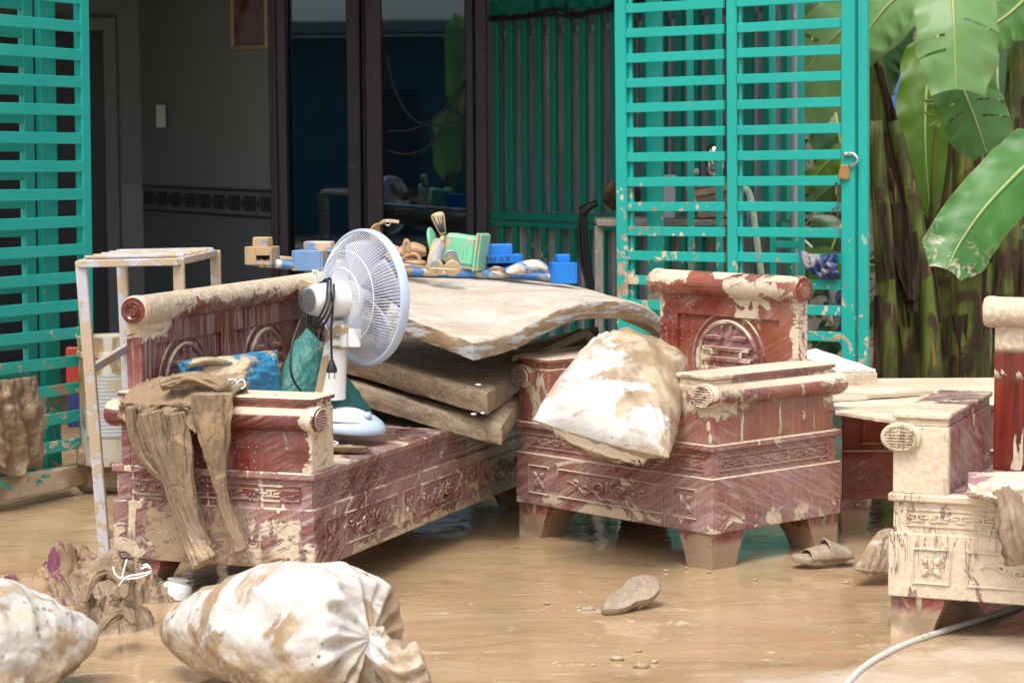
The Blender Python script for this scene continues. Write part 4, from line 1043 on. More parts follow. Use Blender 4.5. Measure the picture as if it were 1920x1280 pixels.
# ------------------------------------------------------------------ things piled on top
# blue play frame
pf_ = thing('plastic_frame', 'long blue plastic frame of two rods with mud-smeared block feet on the mattress', 'frame', bp(760, 510, Y=8.9))
def pbox(x0, x1, y0, y1, Y, dep, name, mat, par, b=.006, yaw=0):
    c0 = bp((x0+x1)/2, (y0+y1)/2, Y=Y); w_ = abs(x1-x0)/FPX*Y; h_ = abs(y1-y0)/FPX*Y
    Mx = Matrix.Translation(c0) @ Matrix.Rotation(yaw, 4, 'Z')
    return MB().box(-w_/2, w_/2, 0, dep, -h_/2, h_/2, Mx, b).build(name, mat, par)
MB().tube(catmull([bp(472, 491, Y=8.62), bp(520, 495, Y=8.66), bp(600, 503, Y=8.72), bp(740, 509, Y=8.8), bp(900, 514, Y=8.95), bp(1010, 519, Y=9.0), bp(1042, 521, Y=9.0)], 24), .0155, 12).build('rod', M['bluemud'], pf_, True)
MB().tube(catmull([bp(505, 484, Y=8.85), bp(560, 489, Y=8.9), bp(740, 499, Y=9.05), bp(900, 506, Y=9.15), bp(1045, 515, Y=9.2)], 24), .014, 12).build('rod', M['bluemud'], pf_, True)
for (x0, x1) in ((486, 495), (499, 508), (517, 526)):
    t0, t1 = [ (x-472)/570 for x in (x0, x1)]
    a_, b_ = bp(x0, 492.5+(x0-486)*.05, Y=8.63), bp(x1, 493.5+(x1-495)*.05, Y=8.64); MB().tube([a_, b_], .0163, 12).build('stripe', M['whitemud'], pf_, True)
# left foot: open box with a stub
def openbox(x0, x1, y0, y1, Y, dep, name, mat, par, win=None, yaw=0, bot=.04):
    c0 = bp((x0+x1)/2, (y0+y1)/2, Y=Y); W_ = abs(x1-x0)/FPX*Y/2; h_ = abs(y1-y0)/FPX*Y/2; Mx = Matrix.Translation(c0) @ Matrix.Rotation(yaw, 4, 'Z'); th = .008
    mb = MB(); mb.box(-W_, -W_+th, 0, dep, -h_, h_, Mx, .002); mb.box(W_-th, W_, 0, dep, -h_, h_, Mx, .002); mb.box(-W_+th, W_-th, dep-th, dep, -h_, h_, Mx, .002)
    if win:
        (u0, u1, v0, v1) = win
        xa, xb = -W_+2*W_*u0, -W_+2*W_*u1; za, zb_ = -h_+2*h_*v0, -h_+2*h_*v1
        mb.box(-W_+th, xa, 0, th, -h_, h_, Mx, .002); mb.box(xb, W_-th, 0, th, -h_, h_, Mx, .002); mb.box(xa, xb, 0, th, -h_, za, Mx, .002); mb.box(xa, xb, 0, th, zb_, h_, Mx, .002)
    else: mb.box(-W_+th, W_-th, 0, th, -h_, h_, Mx, .002)
    mb.box(-W_+th, W_-th, th, dep-th, h_-.008, h_-.002, Mx); mb.box(-W_+th, W_-th, th, dep-th, -h_+.002, -h_+.008, Mx)
    return mb.build(name, mat, par)
openbox(457, 511, 463, 497, 8.60, .09, 'foot_block', M['brownmud'], pf_, (.42, .95, .22, .52), R(-14))
pbox(472, 503, 445, 466, 8.63, .055, 'stub', M['brownmud'], pf_, .004, R(-14))
openbox(546, 606, 470, 508, 8.66, .10, 'foot_block', M['brownmud'], pf_, None, R(-10))
pbox(568, 622, 453, 474, 8.72, .06, 'stub', M['bluemud'], pf_, .004, R(-8))
openbox(1036, 1083, 493, 532, 8.95, .08, 'foot_block', M['bluep'], pf_, None, R(12))
pbox(1045, 1070, 477, 495, 8.98, .05, 'stub', M['bluep'], pf_, .004, R(12))
# blue open tray with marker writing
bt = thing('blue_box', 'bright blue plastic block marked with upside-down black letters', 'plastic box', bp(935, 500, Y=9.0))
openbox(900, 980, 478, 505, 8.98, .10, 'lower_block', M['bluep'], bt, (.02, .82, .05, .42), R(2))
pbox(904, 961, 458, 479, 9.0, .07, 'upper_block', M['bluep'], bt, .004, R(2))
cu = bpy.data.curves.new('marker_text', 'FONT'); cu.body = 'KY PHON'; cu.size = .034; cu.extrude = .0004; cu.align_x = 'CENTER'; cu.align_y = 'CENTER'
to = bpy.data.objects.new('tmp_text', cu); scene.collection.objects.link(to)
dg = bpy.context.evaluated_depsgraph_get(); me = bpy.data.meshes.new_from_object(to.evaluated_get(dg)); bpy.data.objects.remove(to)
me.materials.clear(); me.materials.append(M['ink']); to = bpy.data.objects.new('marker_letters', me); scene.collection.objects.link(to); to.parent = bt
c = bp(920, 484.5, Y=8.965); Mi = WM[bt.name].inverted()
MT = Matrix.Translation(Mi @ c) @ Matrix.Rotation(R(2), 4, 'Z') @ Matrix.Rotation(R(90), 4, 'X') @ Matrix.Rotation(math.pi, 4, 'Z')
me.transform(MT)
# blue patterned scrunched strap
mb = MB()
fold_tube(mb, [bp(945, 510, Y=8.93), bp(975, 503, Y=8.93), bp(1005, 500, Y=8.93), bp(1027, 508, Y=8.93)], lambda t: .013+.012*math.sin(3.1*t), lambda t: .016+.012*math.sin(3.1*t), 4, .3, 4, 16, 30)
M['bluecloth'] = cloth_mat('blue_dotted_fabric', (.06, .19, .45), CREAM, .42, 5, 0, .6)
top(mb, 'fabric_strap', M['bluecloth'], 'crumpled blue dotted fabric strap behind the blue rod', 'strap')
mb = MB(); mb.tube(catmull([bp(918, 508, Y=8.92), bp(926, 502, Y=8.9), bp(938, 503, Y=8.9), bp(944, 510, Y=8.92)], 12), lambda t: .006, 8); top(mb, 'handle_loop', M['tan'], 'small brown loop handle lying behind the blue rod', 'handle')

# brown sandal with upright ankle strap
sh = thing('heeled_sandal', 'tan brown high-heeled sandal with its ankle strap standing up', 'sandal', bp(760, 492, Y=8.7))
def ribbon(mb, pts, w_, th, wd, n=30):
    P = catmull(pts, n); wd = Vector(wd).normalized()
    return mb.tube(P, 1, 12, True, lambda t, a: (w_(t)*abs(math.cos(a))**.6*(1 if math.cos(a) >= 0 else -1)/max(1e-6, math.cos(a)) if abs(math.cos(a)) > 1e-6 else w_(t), th), up=wd)
def ribbon2(pts, w_, th, wd, n=30, m=1):
    P = catmull(pts, n); wd = Vector(wd).normalized(); mb = MB(); K = len(P); o = 0
    for i, p in enumerate(P):
        t = (P[min(i+1, K-1)]-P[max(i-1, 0)]).normalized(); wv = (wd-t*wd.dot(t)).normalized(); nn_ = t.cross(wv); w2 = w_(i/(K-1)) if callable(w_) else w_
        for (a_, b_) in ((-1,-1),(1,-1),(1,1),(-1,1)): mb.v.append(p+wv*a_*w2/2+nn_*b_*th/2)
    for i in range(K-1):
        for k in range(4): mb.f.append((i*4+k, i*4+(k+1) % 4, (i+1)*4+(k+1) % 4, (i+1)*4+k))
    mb.f += [(0,1,2,3), tuple((K-1)*4+k for k in range(4))]
    return mb
ribbon2([bp(760, 488, Y=8.68), bp(738, 474, Y=8.7), bp(716, 460, Y=8.72), bp(704, 438, Y=8.72), bp(708, 422, Y=8.72), bp(722, 414, Y=8.72)], lambda t: .085-.055*t, .006, (.55, .5, .35)).build('heel_strap', M['tan'], sh, True, angle=40)
ribbon2([bp(718, 415, Y=8.72), bp(730, 414, Y=8.72), bp(748, 416, Y=8.72)], .012, .005, (0,.4,1), 8).build('strap_end', M['tan'], sh)
mb = MB(); c = bp(727, 418, Y=8.69); mb.tube([c+V(math.cos(a)*.009, 0, math.sin(a)*.010) for a in [i*.524 for i in range(13)]], .0025, 6, False); mb.build('buckle', M['chrome'], sh, True)
slab_pts = catmull([bp(742, 490, Y=8.66), bp(765, 489, Y=8.66), bp(797, 494, Y=8.62)], 10)
mb = MB(); mb.tube(slab_pts, 1, 16, True, lambda t, a: (.010, .040*math.sqrt(max(.05, 1-(2*t-1)**4))), up=(0,0,1)); mb.build('sole', M['tan'], sh, True)
mb = MB(); cc_ = bp(770, 472, Y=8.70)
mb.grid(lambda u, v: cc_+V((u-.5)*.12, -.03*math.cos((v-.5)*3), .032*math.sin((v-.5)*2.6)*(1-.5*abs(2*u-1)**2)+.012*math.sin(u*3.1)-.012*(1-u)), 16, 14); 
me_ = mb.build('toe_cup', M['tan'], sh, True); md = me_.modifiers.new('s', 'SOLIDIFY'); md.thickness = .005
for pts in ([(757, 480), (758, 462), (761, 451), (766, 456), (768, 475)], [(748, 494), (757, 482), (772, 476), (784, 480), (788, 492)]):
    MB().tube(catmull([bp(x, y, Y=8.62) for x, y in pts], 18), .0075, 8).build('strap', M['tan'], sh, True)

# mud-smeared hand mincer with ribbed handle
mi = thing('hand_mincer', 'mud-smeared metal mincer with slotted upright handle on the blue rod', 'mincer', bp(832, 512, Y=8.6))
mb = MB(); P0, P1 = bp(831, 440, Y=8.66), bp(819, 399, Y=8.66); ax = (P1-P0)
mb.tube([P0+ax*t for t in (0, .3, .6, .85, .97, 1.02)], [.012, .017, .023, .026, .022, .01], 16); mb.build('handle', M['metalmud'], mi, True)
for k in range(-2, 3):
    a_ = P0+ax*.12+V(k*.004, -.0155+abs(k)*.0012, 0); b_ = P0+ax*.86+V(k*.0085, -.0245+abs(k)*.002, 0); MB().tube([a_, b_], .0022, 5).build('handle_slot', M['black'], mi)
MB().tube([bp(831, 442, Y=8.66), bp(827, 455, Y=8.64)], [.008, .012], 10).build('shaft', M['metalmud'], mi, True)
MB().tube([bp(823, 452, Y=8.66), bp(822, 458, Y=8.65), bp(818, 475, Y=8.62), bp(815, 490, Y=8.60), bp(812, 505, Y=8.58)], [.018, .026, .027, .028, .026], 20).build('barrel', M['metalmud'], mi, True)
mb = MB(); 
for k in range(4): 
    c = bp(845+k*1.5, 478+k*5, Y=8.60); mb.tube([c, c+V(.002, -.012, -.006)], .024-.0*k, 16)
mb.build('coil_rings', M['metalmud'], mi, True, angle=40)
mb = MB(); c1_, c2_ = bp(817, 503, Y=8.56), bp(848, 504, Y=8.56)
for c in (c1_, c2_): mb.lathe([(.0,0),(.028,0),(.030,.004),(.030,.018),(.0,.018)], Matrix.Translation(c) @ Matrix.Rotation(R(-80), 4, 'X'), 20)
mb.bar(c1_+V(-.02,-.012,.0), c2_+V(.02,-.012,-.004), .008, .01); mb.build('clamp_plate', M['metalmud'], mi, True, angle=40)
MB().tube([bp(858, 505, Y=8.58), bp(866, 504, Y=8.58)], [.009, .013], 10).build('knob', M['metalmud'], mi, True)

# mint green box lying on its side and its lid
mg = thing('mint_box', 'mint green plastic box lying on its side, rim to the right', 'plastic box', bp(865, 500, Y=8.95))
c = bp(858, 468, Y=8.9); Mx = Matrix.Translation(c) @ Matrix.Rotation(R(8), 4, 'Y') @ Matrix.Rotation(R(-16), 4, 'Z')
mb = MB(); mb.box(-.058, .072, 0, .12, -.060, .058, Mx, .012); mb.build('body', M['mint'], mg)
mb = MB(); mb.box(.070, .080, -.014, .134, -.074, .074, Mx, .003); mb.box(.080, .089, -.004, .124, -.070, .070, Mx, .003); mb.build('rim', M['mint'], mg)
mb = MB(); 
for k in range(5): mb.box(-.03+k*.016, -.024+k*.016, -.002, .004, -.03, .02, Mx)
mb.build('raised_grille', M['mint'], mg)
mb = MB(); c = bp(808, 458, Y=8.85); mb.lathe([(0,0),(.056,0),(.064,.005),(.064,.012),(.055,.016),(0,.016)], Matrix.Translation(c) @ Matrix.Rotation(R(-10), 4, 'Z') @ Matrix.Rotation(R(78), 4, 'Y'), 28)
top(mb, 'round_lid', M['mint'], 'round mint green lid standing on edge left of the mincer', 'lid', angle=40)

# ------------------------------------------------------------------ electric fan
FB = bp(655, 806, Y=7.68)
seatz = H3
fan = thing('electric_fan', 'white pedestal desk fan with pale blue base and round wire guard', 'fan', (FB.x, FB.y, FB.z))
Mb_ = Matrix.Translation(FB) @ Matrix.Rotation(R(4), 4, 'Y')
def squash(profile, M_, sx, sy, n=40):
    m = M_ @ Matrix.Diagonal((sx, sy, 1, 1)); mb = MB(); mb.lathe(profile, m, n); return mb
squash([(0,-.004),(.118,-.004),(.124,.004),(.122,.018),(.108,.036),(.085,.052),(.05,.064),(.0,.070)], Mb_, 1.0, .92).build('base', M['fanb'], fan, True, angle=60)
squash([(.112,.036),(.098,.050),(.070,.062),(.036,.074),(.0,.078)], Matrix.Translation(V(-.01,0,0)) @ Mb_, 1.0, .92).build('base_cover', M['fanw'], fan, True)
MB().cyl(FB+V(.062,-.05,.045), FB+V(.062,-.05,.066), .018, .012, 16).build('knob', M['fanb'], fan, True)
pb, pt_ = bp(620, 748, Y=7.69), bp(636, 600, Y=7.69)
M['fanw_mud'] = paint('fan_column_muddy', (.76,.76,.75), .55, 77, .35, mudc=(.42,.30,.18))
mb = MB(); K = 10
for i in range(K+1):
    t = i/K; p_ = pb.lerp(pt_, t); w_ = .056*(1-t)+.032*t; d_ = .045*(1-t)+.03*t
    for k in range(16):
        a = 2*math.pi*k/16; mb.v.append(p_+V(math.cos(a)*w_*.9, math.sin(a)*d_, 0))
for i in range(K):
    for k in range(16): mb.f.append((i*16+k, i*16+(k+1) % 16, (i+1)*16+(k+1) % 16, (i+1)*16+k))
mb.build('column', M['fanw'], fan, True)
mb = MB(); a_ = pb+V(-.040,-.03,0); b_ = pt_+V(-.020,-.028,-.02); mb.bar(a_, b_, .030, .010, (0,1,0), .004); mb.build('column_side', M['fanw_mud'], fan)
mb = MB(); c = bp(637, 622, Y=7.67); mb.box(-.036,.036,-.03,.03,-.055,.03, Matrix.Translation(c) @ Matrix.Rotation(R(6),4,'Y'), .010); mb.build('neck', M['fanw_mud'], fan)
MB().cyl(c+V(-.005,-.033,-.01), c+V(-.005,-.040,-.01), .010, .009, 14).build('screw', M['metalmud'], fan, True)
MB().box(-.012,.03,-.028,.0,-.05,.012, Matrix.Translation(bp(660, 622, Y=7.66)), .004).build('bracket', M['fanw'], fan)
# head axis (from motor back to guard front): right and away, slightly down
axv = Vector((.77, .64, -.02)).normalized(); hub = bp(684, 557, Y=7.74)
zx = axv; xx = V(0,0,1).cross(zx).normalized(); yx = zx.cross(xx)
MH = Matrix((xx, yx, zx)).transposed().to_4x4(); MH.translation = hub
RG = .222
mb = MB()
mot = [(0,-.232),(.034,-.230),(.047,-.220),(.053,-.195),(.059,-.10),(.060,-.055),(.055,-.045),(0,-.045)]
mb.lathe([(r*1.02, z) for r, z in mot], MH @ Matrix.Translation((0,-.004,0)), 32); mb.build('motor_housing', M['fanw'], fan, True, angle=45)
mb = MB()
for k in range(-8, 9):
    y = k*.0052; hw = math.sqrt(max(0, .046**2-y*y)); mb.box(-hw, hw, y-.0011, y+.0011, -.2375, -.2320, MH)
mb.build('rear_vent', plain('grey_slots', (.12,.12,.13), .5), fan)
kp = hub-axv*.20+V(0,0,.06); mb = MB(); mb.cyl(kp, kp+V(0,0,.03), .006); mb.cyl(kp+V(0,0,.03), kp+V(0,0,.036), .012); mb.build('oscillation_knob', M['fanw'], fan, True, angle=40)
# guards: radial wires as parts of one cage each
def cage(z_rim, z_hub, nw, r_hub, name, curve):
    mb = MB()
    for k in range(nw):
        a = 2*math.pi*k/nw; pts = []
        for i in range(9):
            t = i/8; r = r_hub+(RG-.004-r_hub)*t; z = z_hub+(z_rim-z_hub)*(t**curve)
            tw = a+.16*(1-t); pts.append(MH @ V(math.cos(tw)*r, math.sin(tw)*r, z))
        mb.tube(pts, .00105, 4, False)
    for rr in (.30, .62): 
        r = r_hub+(RG-r_hub)*rr; z = z_hub+(z_rim-z_hub)*(rr**curve); mb.tube([MH @ V(math.cos(a)*r, math.sin(a)*r, z) for a in [2*math.pi*i/60 for i in range(61)]], .0019, 5, False)
    return mb.build(name, M['wire'], fan, True)
cage(-.012, -.095, 110, .045, 'rear_guard', 3.2); cage(.012, .075, 110, .045, 'front_guard', 3.2)
mb = MB(); m = 72; prof_ = [(RG-.002,-.017),(RG+.004,-.017),(RG+.007,-.010),(RG+.007,.010),(RG+.004,.017),(RG-.002,.017)]
for i in range(m):
    a = 2*math.pi*i/m
    for r, z in prof_: mb.v.append(MH @ V(math.cos(a)*r, math.sin(a)*r, z))
for i in range(m):
    for k in range(6): mb.f.append((i*6+k, i*6+(k+1) % 6, ((i+1) % m)*6+(k+1) % 6, ((i+1) % m)*6+k))
mb.build('guard_ring', M['fanb'], fan, True, angle=50)
mb = MB(); mb.lathe([(0,.078),(.045,.076),(.05,.07),(.0,.068)], MH, 24); mb.build('guard_badge', M['fanw'], fan, True)
mb = MB(); mb.lathe([(.0,-.04),(.03,-.04),(.036,-.02),(.036,.03),(.028,.045),(0,.05)], MH, 24); mb.build('blade_hub', M['blade'], fan, True)
for k in range(5):
    a0 = 2*math.pi*k/5
    def bl(u, v, a0=a0):
        r = .035+.155*u; a = a0+(v-.5)*(1.15-.15*u)+.35*u; return MH @ V(math.cos(a)*r, math.sin(a)*r, (v-.5)*.055*(1-.2*u)+.004)
    o_ = MB().grid(bl, 10, 10).build('blade', M['blade'], fan, True); md = o_.modifiers.new('s', 'SOLIDIFY'); md.thickness = .002
# cord loops and plug
mb = MB(); random.seed(5)
q0 = hub-axv*.165
pts = []
for k in range(3):
    for i in range(10):
        a = 2*math.pi*i/10
        pts.append(q0+axv*(-.03+.012*k+.02*math.sin(a)+.03*math.cos(a))+V(0,0,1)*math.cos(a)*(.073+.004*k)*1.0+xx*math.sin(a)*(.072+.003*k)+V(0,-.0,-.02+.006*math.sin(a*2+k)))
mb.tube(catmull(pts, 150), .0042, 7); mb.build('cord', M['black'], fan, True)
YF = 7.56
MB().tube(catmull([bp(620, 545, Y=YF), bp(624, 575, Y=YF), bp(621, 620, Y=YF), bp(622, 674, Y=YF)], 24), .0042, 7).build('cord', M['black'], fan, True)
MB().tube(catmull([bp(570, 590, Y=7.5), bp(562, 605, Y=7.5), bp(548, 645, Y=7.45), bp(545, 690, Y=7.42), bp(552, 715, Y=7.42), bp(567, 737, Y=7.42)], 30), .0042, 7).build('cord', M['black'], fan, True)
c = bp(622, 690, Y=YF); mb = MB(); mb.tube([c+V(0,0,.028), c+V(0,0,.012), c, c-V(0,0,.014)], [.006, .012, .017, .018], 12, True); mb.build('plug', M['black'], fan, True, angle=50)
for dx in (-.009, .009): MB().cyl(c+V(dx,0,-.014), c+V(dx,0,-.036), .0024, .0024, 8).build('plug_pin', M['chrome'], fan)

# ------------------------------------------------------------------ cushions and cloths on the bench
pillow('cushion', [bp(352, 770, Y=7.32), bp(528, 748, Y=7.62), bp(520, 656, Y=7.70), bp(332, 680, Y=7.42)], .075, .05, M['blue_cushion'], 'bright blue satin cushion streaked with mud behind the bench arm', 'cushion', .012, 5, .05, 50, 3, (0,-1,.2))
mb = MB(); fold_tube(mb, [bp(342, 683, Y=7.36), bp(390, 676, Y=7.40), bp(440, 684, Y=7.5), bp(485, 688, Y=7.58), bp(514, 672, Y=7.64)], lambda t: .012, lambda t: .022, 3, .3, 7, 14, 50); top(mb, 'cushion_flange', M['blue_cushion'], 'rolled muddy hem along the upper edge of the blue cushion', 'hem')
pillow('cushion', [bp(500, 760, Y=7.60), bp(672, 778, Y=7.85), bp(574, 614, Y=7.86), bp(552, 640, Y=7.80)], .07, .05, M['teal_cushion'], 'sea green cloth cushion with its pointed corner up, behind the fan column', 'cushion', .010, 4, .03, 50, 8, (0,-1,.2))
pillow('cushion', [bp(600, 800, Y=7.66), bp(700, 775, Y=7.9), bp(640, 690, Y=7.95), bp(590, 730, Y=7.8)], .03, .03, M['teal_cushion'], 'flap of green cloth squeezed between the fan base and mattresses', 'cloth', .010, 4, .03, 30, 12, (0,-1,.2))
pillow('rag', [bp(602, 845, z=.415), bp(700, 850, z=.418), bp(690, 838, z=.44), bp(600, 838, z=.44)], .012, .008, M['wetcloth'], 'flat mud-coloured rag on the bench seat before the fan', 'rag', .004, 6, .05, 30, 5, (0,-.6,1))
mb = MB(); mb.tube(catmull([bp(600, 822, Y=7.32), bp(622, 826, Y=7.32), bp(634, 831, Y=7.32), bp(622, 833, Y=7.32), bp(600, 829, Y=7.32)], 16), .003, 6); top(mb, 'wire_loop', M['bowl'], 'small loop of white wire behind the bench arm post', 'wire')
mb = MB(); mb.tube(catmull([bp(x, y, Y=7.1) for x, y in ((415,722),(424,714),(440,711),(444,720),(440,727),(450,712),(458,714),(459,724),(452,729))], 40), .0028, 6); top(mb, 'wire_hanger', M['bowl'], 'white wire hanger hook poking up before the blue cushion', 'hanger')

# trousers and jumper over the near arm
gm = thing('muddy_trousers', 'mud-soaked trousers and knit top draped over the near bench arm', 'clothes', bp(330, 900, Y=6.72))
YA = 6.66
def bx(px, py, off=0):   # on the outer end face of the bench (plane through its end), pushed out a little
    # end face line from (590) to (212)
    P0 = Vector((-.6075, 6.9934, 0)); dv = Vector((-.9384, .3455, 0)); k = (px-960)/FPX
    s = (k*P0.y-P0.x)/(dv.x-k*dv.y); Yq = P0.y+dv.y*s
    return bp(px, py, Y=Yq-.035-off)
mb = MB()
# waist mass over the arm top: a wrinkled sheet that rolls over the arm
def waist(u, v):
    # u: 0 left..1 right ; v: 0 back (top inner) .. 1 hanging in front
    xl = 236+6*math.sin(v*5); xr = 432-30*max(0, v-.55)
    px = xl+(xr-xl)*u
    bt_ = .612-.10*math.exp(-((u-.22)/.16)**2)-.06*math.exp(-((u-.86)/.14)**2)
    Z = [(0,.02,.60),(.10,.04,.655),(.30,.015,.662),(.45,-.05,.652),(.60,-.105,.62),(.80,-.11,(bt_+.62)/2),(1,-.10,bt_)]
    for i in range(len(Z)-1):
        if v <= Z[i+1][0] or i == len(Z)-2:
            t = (v-Z[i][0])/(Z[i+1][0]-Z[i][0]); off = Z[i][1]+(Z[i+1][1]-Z[i][1])*t; z = Z[i][2]+(Z[i+1][2]-Z[i][2])*t; break
    P = bx(px, 760); n_ = V(-.3455, -.9384, 0)
    P = V(P.x, P.y, 0)-n_*(off+.02)*1.0 if False else V(P.x, P.y, 0)+n_*(-off-.085)*1.0
    q = Vector((u*4, v*1.6, 2)); fold = .5*math.sin(u*24+3*fbm(q, 3)*2+v*3)*sstep(.3, .8, v)
    h = .012*fold+.024*fbm((u*6, v*5, 1), 4)+.010*abs(noise.noise(Vector((u*22, v*9, 4))))
    dirn = (V(0,0,1)*(1-sstep(.3,.6,v))+n_*sstep(.3,.6,v))
    zz_ = z-(.05*abs(math.sin(u*5+.5))+.05*fbm((u*3, 0, 9), 2))*sstep(.8, 1, v)
    return V(P.x, P.y, zz_)+dirn*(h+.012)
mb = MB().grid(waist, 110, 60)
ws = mb.build('waist', M['wetknit'], gm, True); md = ws.modifiers.new('s', 'SOLIDIFY'); md.thickness = .006
mb = MB(); fold_tube(mb, [bx(285, 770, .06), bx(300, 830, .06), bx(322, 885, .05), bx(340, 950, .04), bx(362, 1010, .045), bx(386, 1056, .06)], lambda t: .026-.004*t+.010*sstep(.75, 1, t), lambda t: .038-.010*t+.010*sstep(.8, 1, t), 9, .38, 3, 64, 120, (0,-1,0)); mb.build('trouser_leg', M['wetcloth'], gm, True)
mb = MB(); fold_tube(mb, [bx(330, 772, .05), bx(340, 830, .05), bx(346, 900, .045), bx(362, 970, .04), bx(382, 1030, .04)], lambda t: .020, lambda t: .030-.004*t, 8, .36, 13, 56, 90, (0,-1,0)); mb.build('trouser_leg', M['wetcloth'], gm, True)
mb = MB(); fold_tube(mb, [bx(400, 735, .055), bx(402, 800, .05), bx(408, 870, .04), bx(417, 930, .03)], lambda t: .028-.014*t, lambda t: .050*(1-t)**.9+.012, 9, .32, 23, 60, 100, (0,-1,0)); mb.build('sleeve', M['wetcloth'], gm, True)
mb = MB(); fold_tube(mb, [bx(415, 915, .03), bx(424, 960, .03), bx(440, 1000, .035), bx(452, 1034, .04)], lambda t: .014+.004*t, lambda t: .017+.010*t, 10, .34, 27, 50, 70, (0,-1,0)); mb.build('cuff', M['wetknit'], gm, True)
mb = MB(); fold_tube(mb, [bx(244, 760, .05), bx(252, 820, .05), bx(278, 868, .05), bx(318, 900, .05), bx(330, 870, .05), bx(318, 830, .05)], lambda t: .014, lambda t: .016, 5, .4, 33, 30, 80); mb.build('fold', M['wetcloth'], gm, True)
mb = MB(); fold_tube(mb, [bx(262, 790, .06), bx(280, 850, .06), bx(318, 884, .055), bx(336, 850, .05)], lambda t: .012, lambda t: .013, 5, .4, 35, 30, 60); mb.build('fold', M['wetcloth'], gm, True)
mb = MB(); fold_tube(mb, [bx(300, 722, .03), bx(330, 714, -.0), bx(365, 708, -.02), bx(395, 716, .0), bx(425, 728, .03)], lambda t: .018, lambda t: .026, 5, .45, 43, 40, 60, (0,0,1)); mb.build('collar', M['wetknit'], gm, True)

# shorts hanging on the left gate
mb = MB()
def ragf(u, v):
    s = .415+.30*u; ztop = bp(30, 706, Y=9.05).z; z = ztop-(.33+.05*math.sin(u*4))*v
    w_ = .012+.018*math.sin(3.14*v)+.022*math.sin(u*15+3*fbm((u*3, v*2, 1), 2)+v*2)*(.3+v)+.014*fbm((u*7, v*7, 3), 4)
    return gl_(s, z, .045+w_)
mb.grid(ragf, 70, 50); 
o_ = top(mb, 'shorts', M['wetcloth'], 'mud-brown shorts hung over the left gate leaf', 'clothes', recalc=True); md = o_.modifiers.new('s', 'SOLIDIFY'); md.thickness = .008
mb = MB(); fold_tube(mb, [gl_(.10, bp(60, 842, Y=9.3).z, .04), gl_(.13, bp(58, 850, Y=9.3).z, .05), gl_(.13, bp(56, 872, Y=9.3).z, .05)], lambda t: .014, lambda t: .02, 4, .5, 2, 16, 20); top(mb, 'rag_scrap', M['wetcloth'], 'small muddy rag scrap snagged on the lowest left gate slat', 'rag')
# blue cloth on the right gate
mb = MB()
def bcl(u, v):
    s0 = s_at(1508)+(s_at(1584)-s_at(1508))*u; zt = bp(1545, 470, Y=10.0).z
    z = zt-.02*math.sin(u*3)-(.115-.03*(1-u))*v-.02*(1-u)*0
    s0 += .05*v*(1-u)
    w_ = .02+.010*math.sin(u*26-3*v+3*fbm((u*3, v*2, 5), 2))+.008*fbm((u*8, v*3, 2), 3)+.02*math.sin(3.1*v)
    return gr_(s0, z, .01+w_)
mb.grid(bcl, 70, 30); o_ = top(mb, 'shirt', M['navy'], 'dark blue muddy shirt draped over a right gate slat', 'clothes'); md = o_.modifiers.new('s', 'SOLIDIFY'); md.thickness = .006
mb = MB(); fold_tube(mb, [bp(1555, 535, Y=10.15), bp(1570, 570, Y=10.15), bp(1578, 615, Y=10.15), bp(1580, 650, Y=10.15)], lambda t: .03, lambda t: .035-.01*t, 5, .3, 9, 24, 40); top(mb, 'sleeve', M['navy'], 'blue sleeve hanging below the slats behind the right gate', 'clothes')
pillow('rag', [bp(1545, 612, Y=10.4), bp(1576, 612, Y=10.4), bp(1572, 592, Y=10.4), bp(1556, 590, Y=10.4)], .02, .02, M['sack4'], 'small pale rag seen between the low slats of the right gate', 'rag', .008, 5, .1, 16, 2)

# pink printed cloth over chair D
pk = thing('printed_cloth', 'muddy pink printed cloth hanging over the right armchair seat', 'cloth', bp(1900, 950, Y=6.5))
mb = MB()
def pkf(u, v):
    px = 1815+150*u; sx = [(0, 890, 6.75), (.4, 928-25*u, 6.50), (.5, 945, 6.40), (1, 1060-150*max(0, .45-u)/.45, 6.37)]
    for i in range(3):
        if v <= sx[i+1][0] or i == 2:
            t = (v-sx[i][0])/(sx[i+1][0]-sx[i][0]); py = sx[i][1]+(sx[i+1][1]-sx[i][1])*t; Y = sx[i][2]+(sx[i+1][2]-sx[i][2])*t; break
    if u < .45: py = min(py, 925+ 40*u)+ (0)
    P = bp(px, py, Y=Y-.10*u-.02)
    return P+V(-.2,-.9,.3).normalized()*(.016*math.sin(u*26+3*fbm((u*3, v*2, 4), 2)*2)*sstep(.1,.6,v)+.024*fbm((u*6, v*6, 8), 4)+.02)
mb.grid(pkf, 80, 60); o_ = mb.build('cloth_sheet', M['pink'], pk, True); md = o_.modifiers.new('s', 'SOLIDIFY'); md.thickness = .006
mb = MB(); fold_tube(mb, [bp(1885, 925, Y=6.34), bp(1898, 960, Y=6.26), bp(1905, 1010, Y=6.24), bp(1915, 1056, Y=6.24)], lambda t: .028, lambda t: .034+.01*t, 7, .4, 19, 36, 60, (0,-1,0)); mb.build('hanging_fold', M['wetcloth'], pk, True)
mb = MB(); fold_tube(mb, [bp(1870, 920, Y=6.40), bp(1886, 925, Y=6.34), bp(1925, 905, Y=6.34), bp(1960, 925, Y=6.34)], lambda t: .02, lambda t: .03, 5, .45, 29, 24, 40, (0,-1,0)); mb.build('bunched_edge', M['pink'], pk, True)

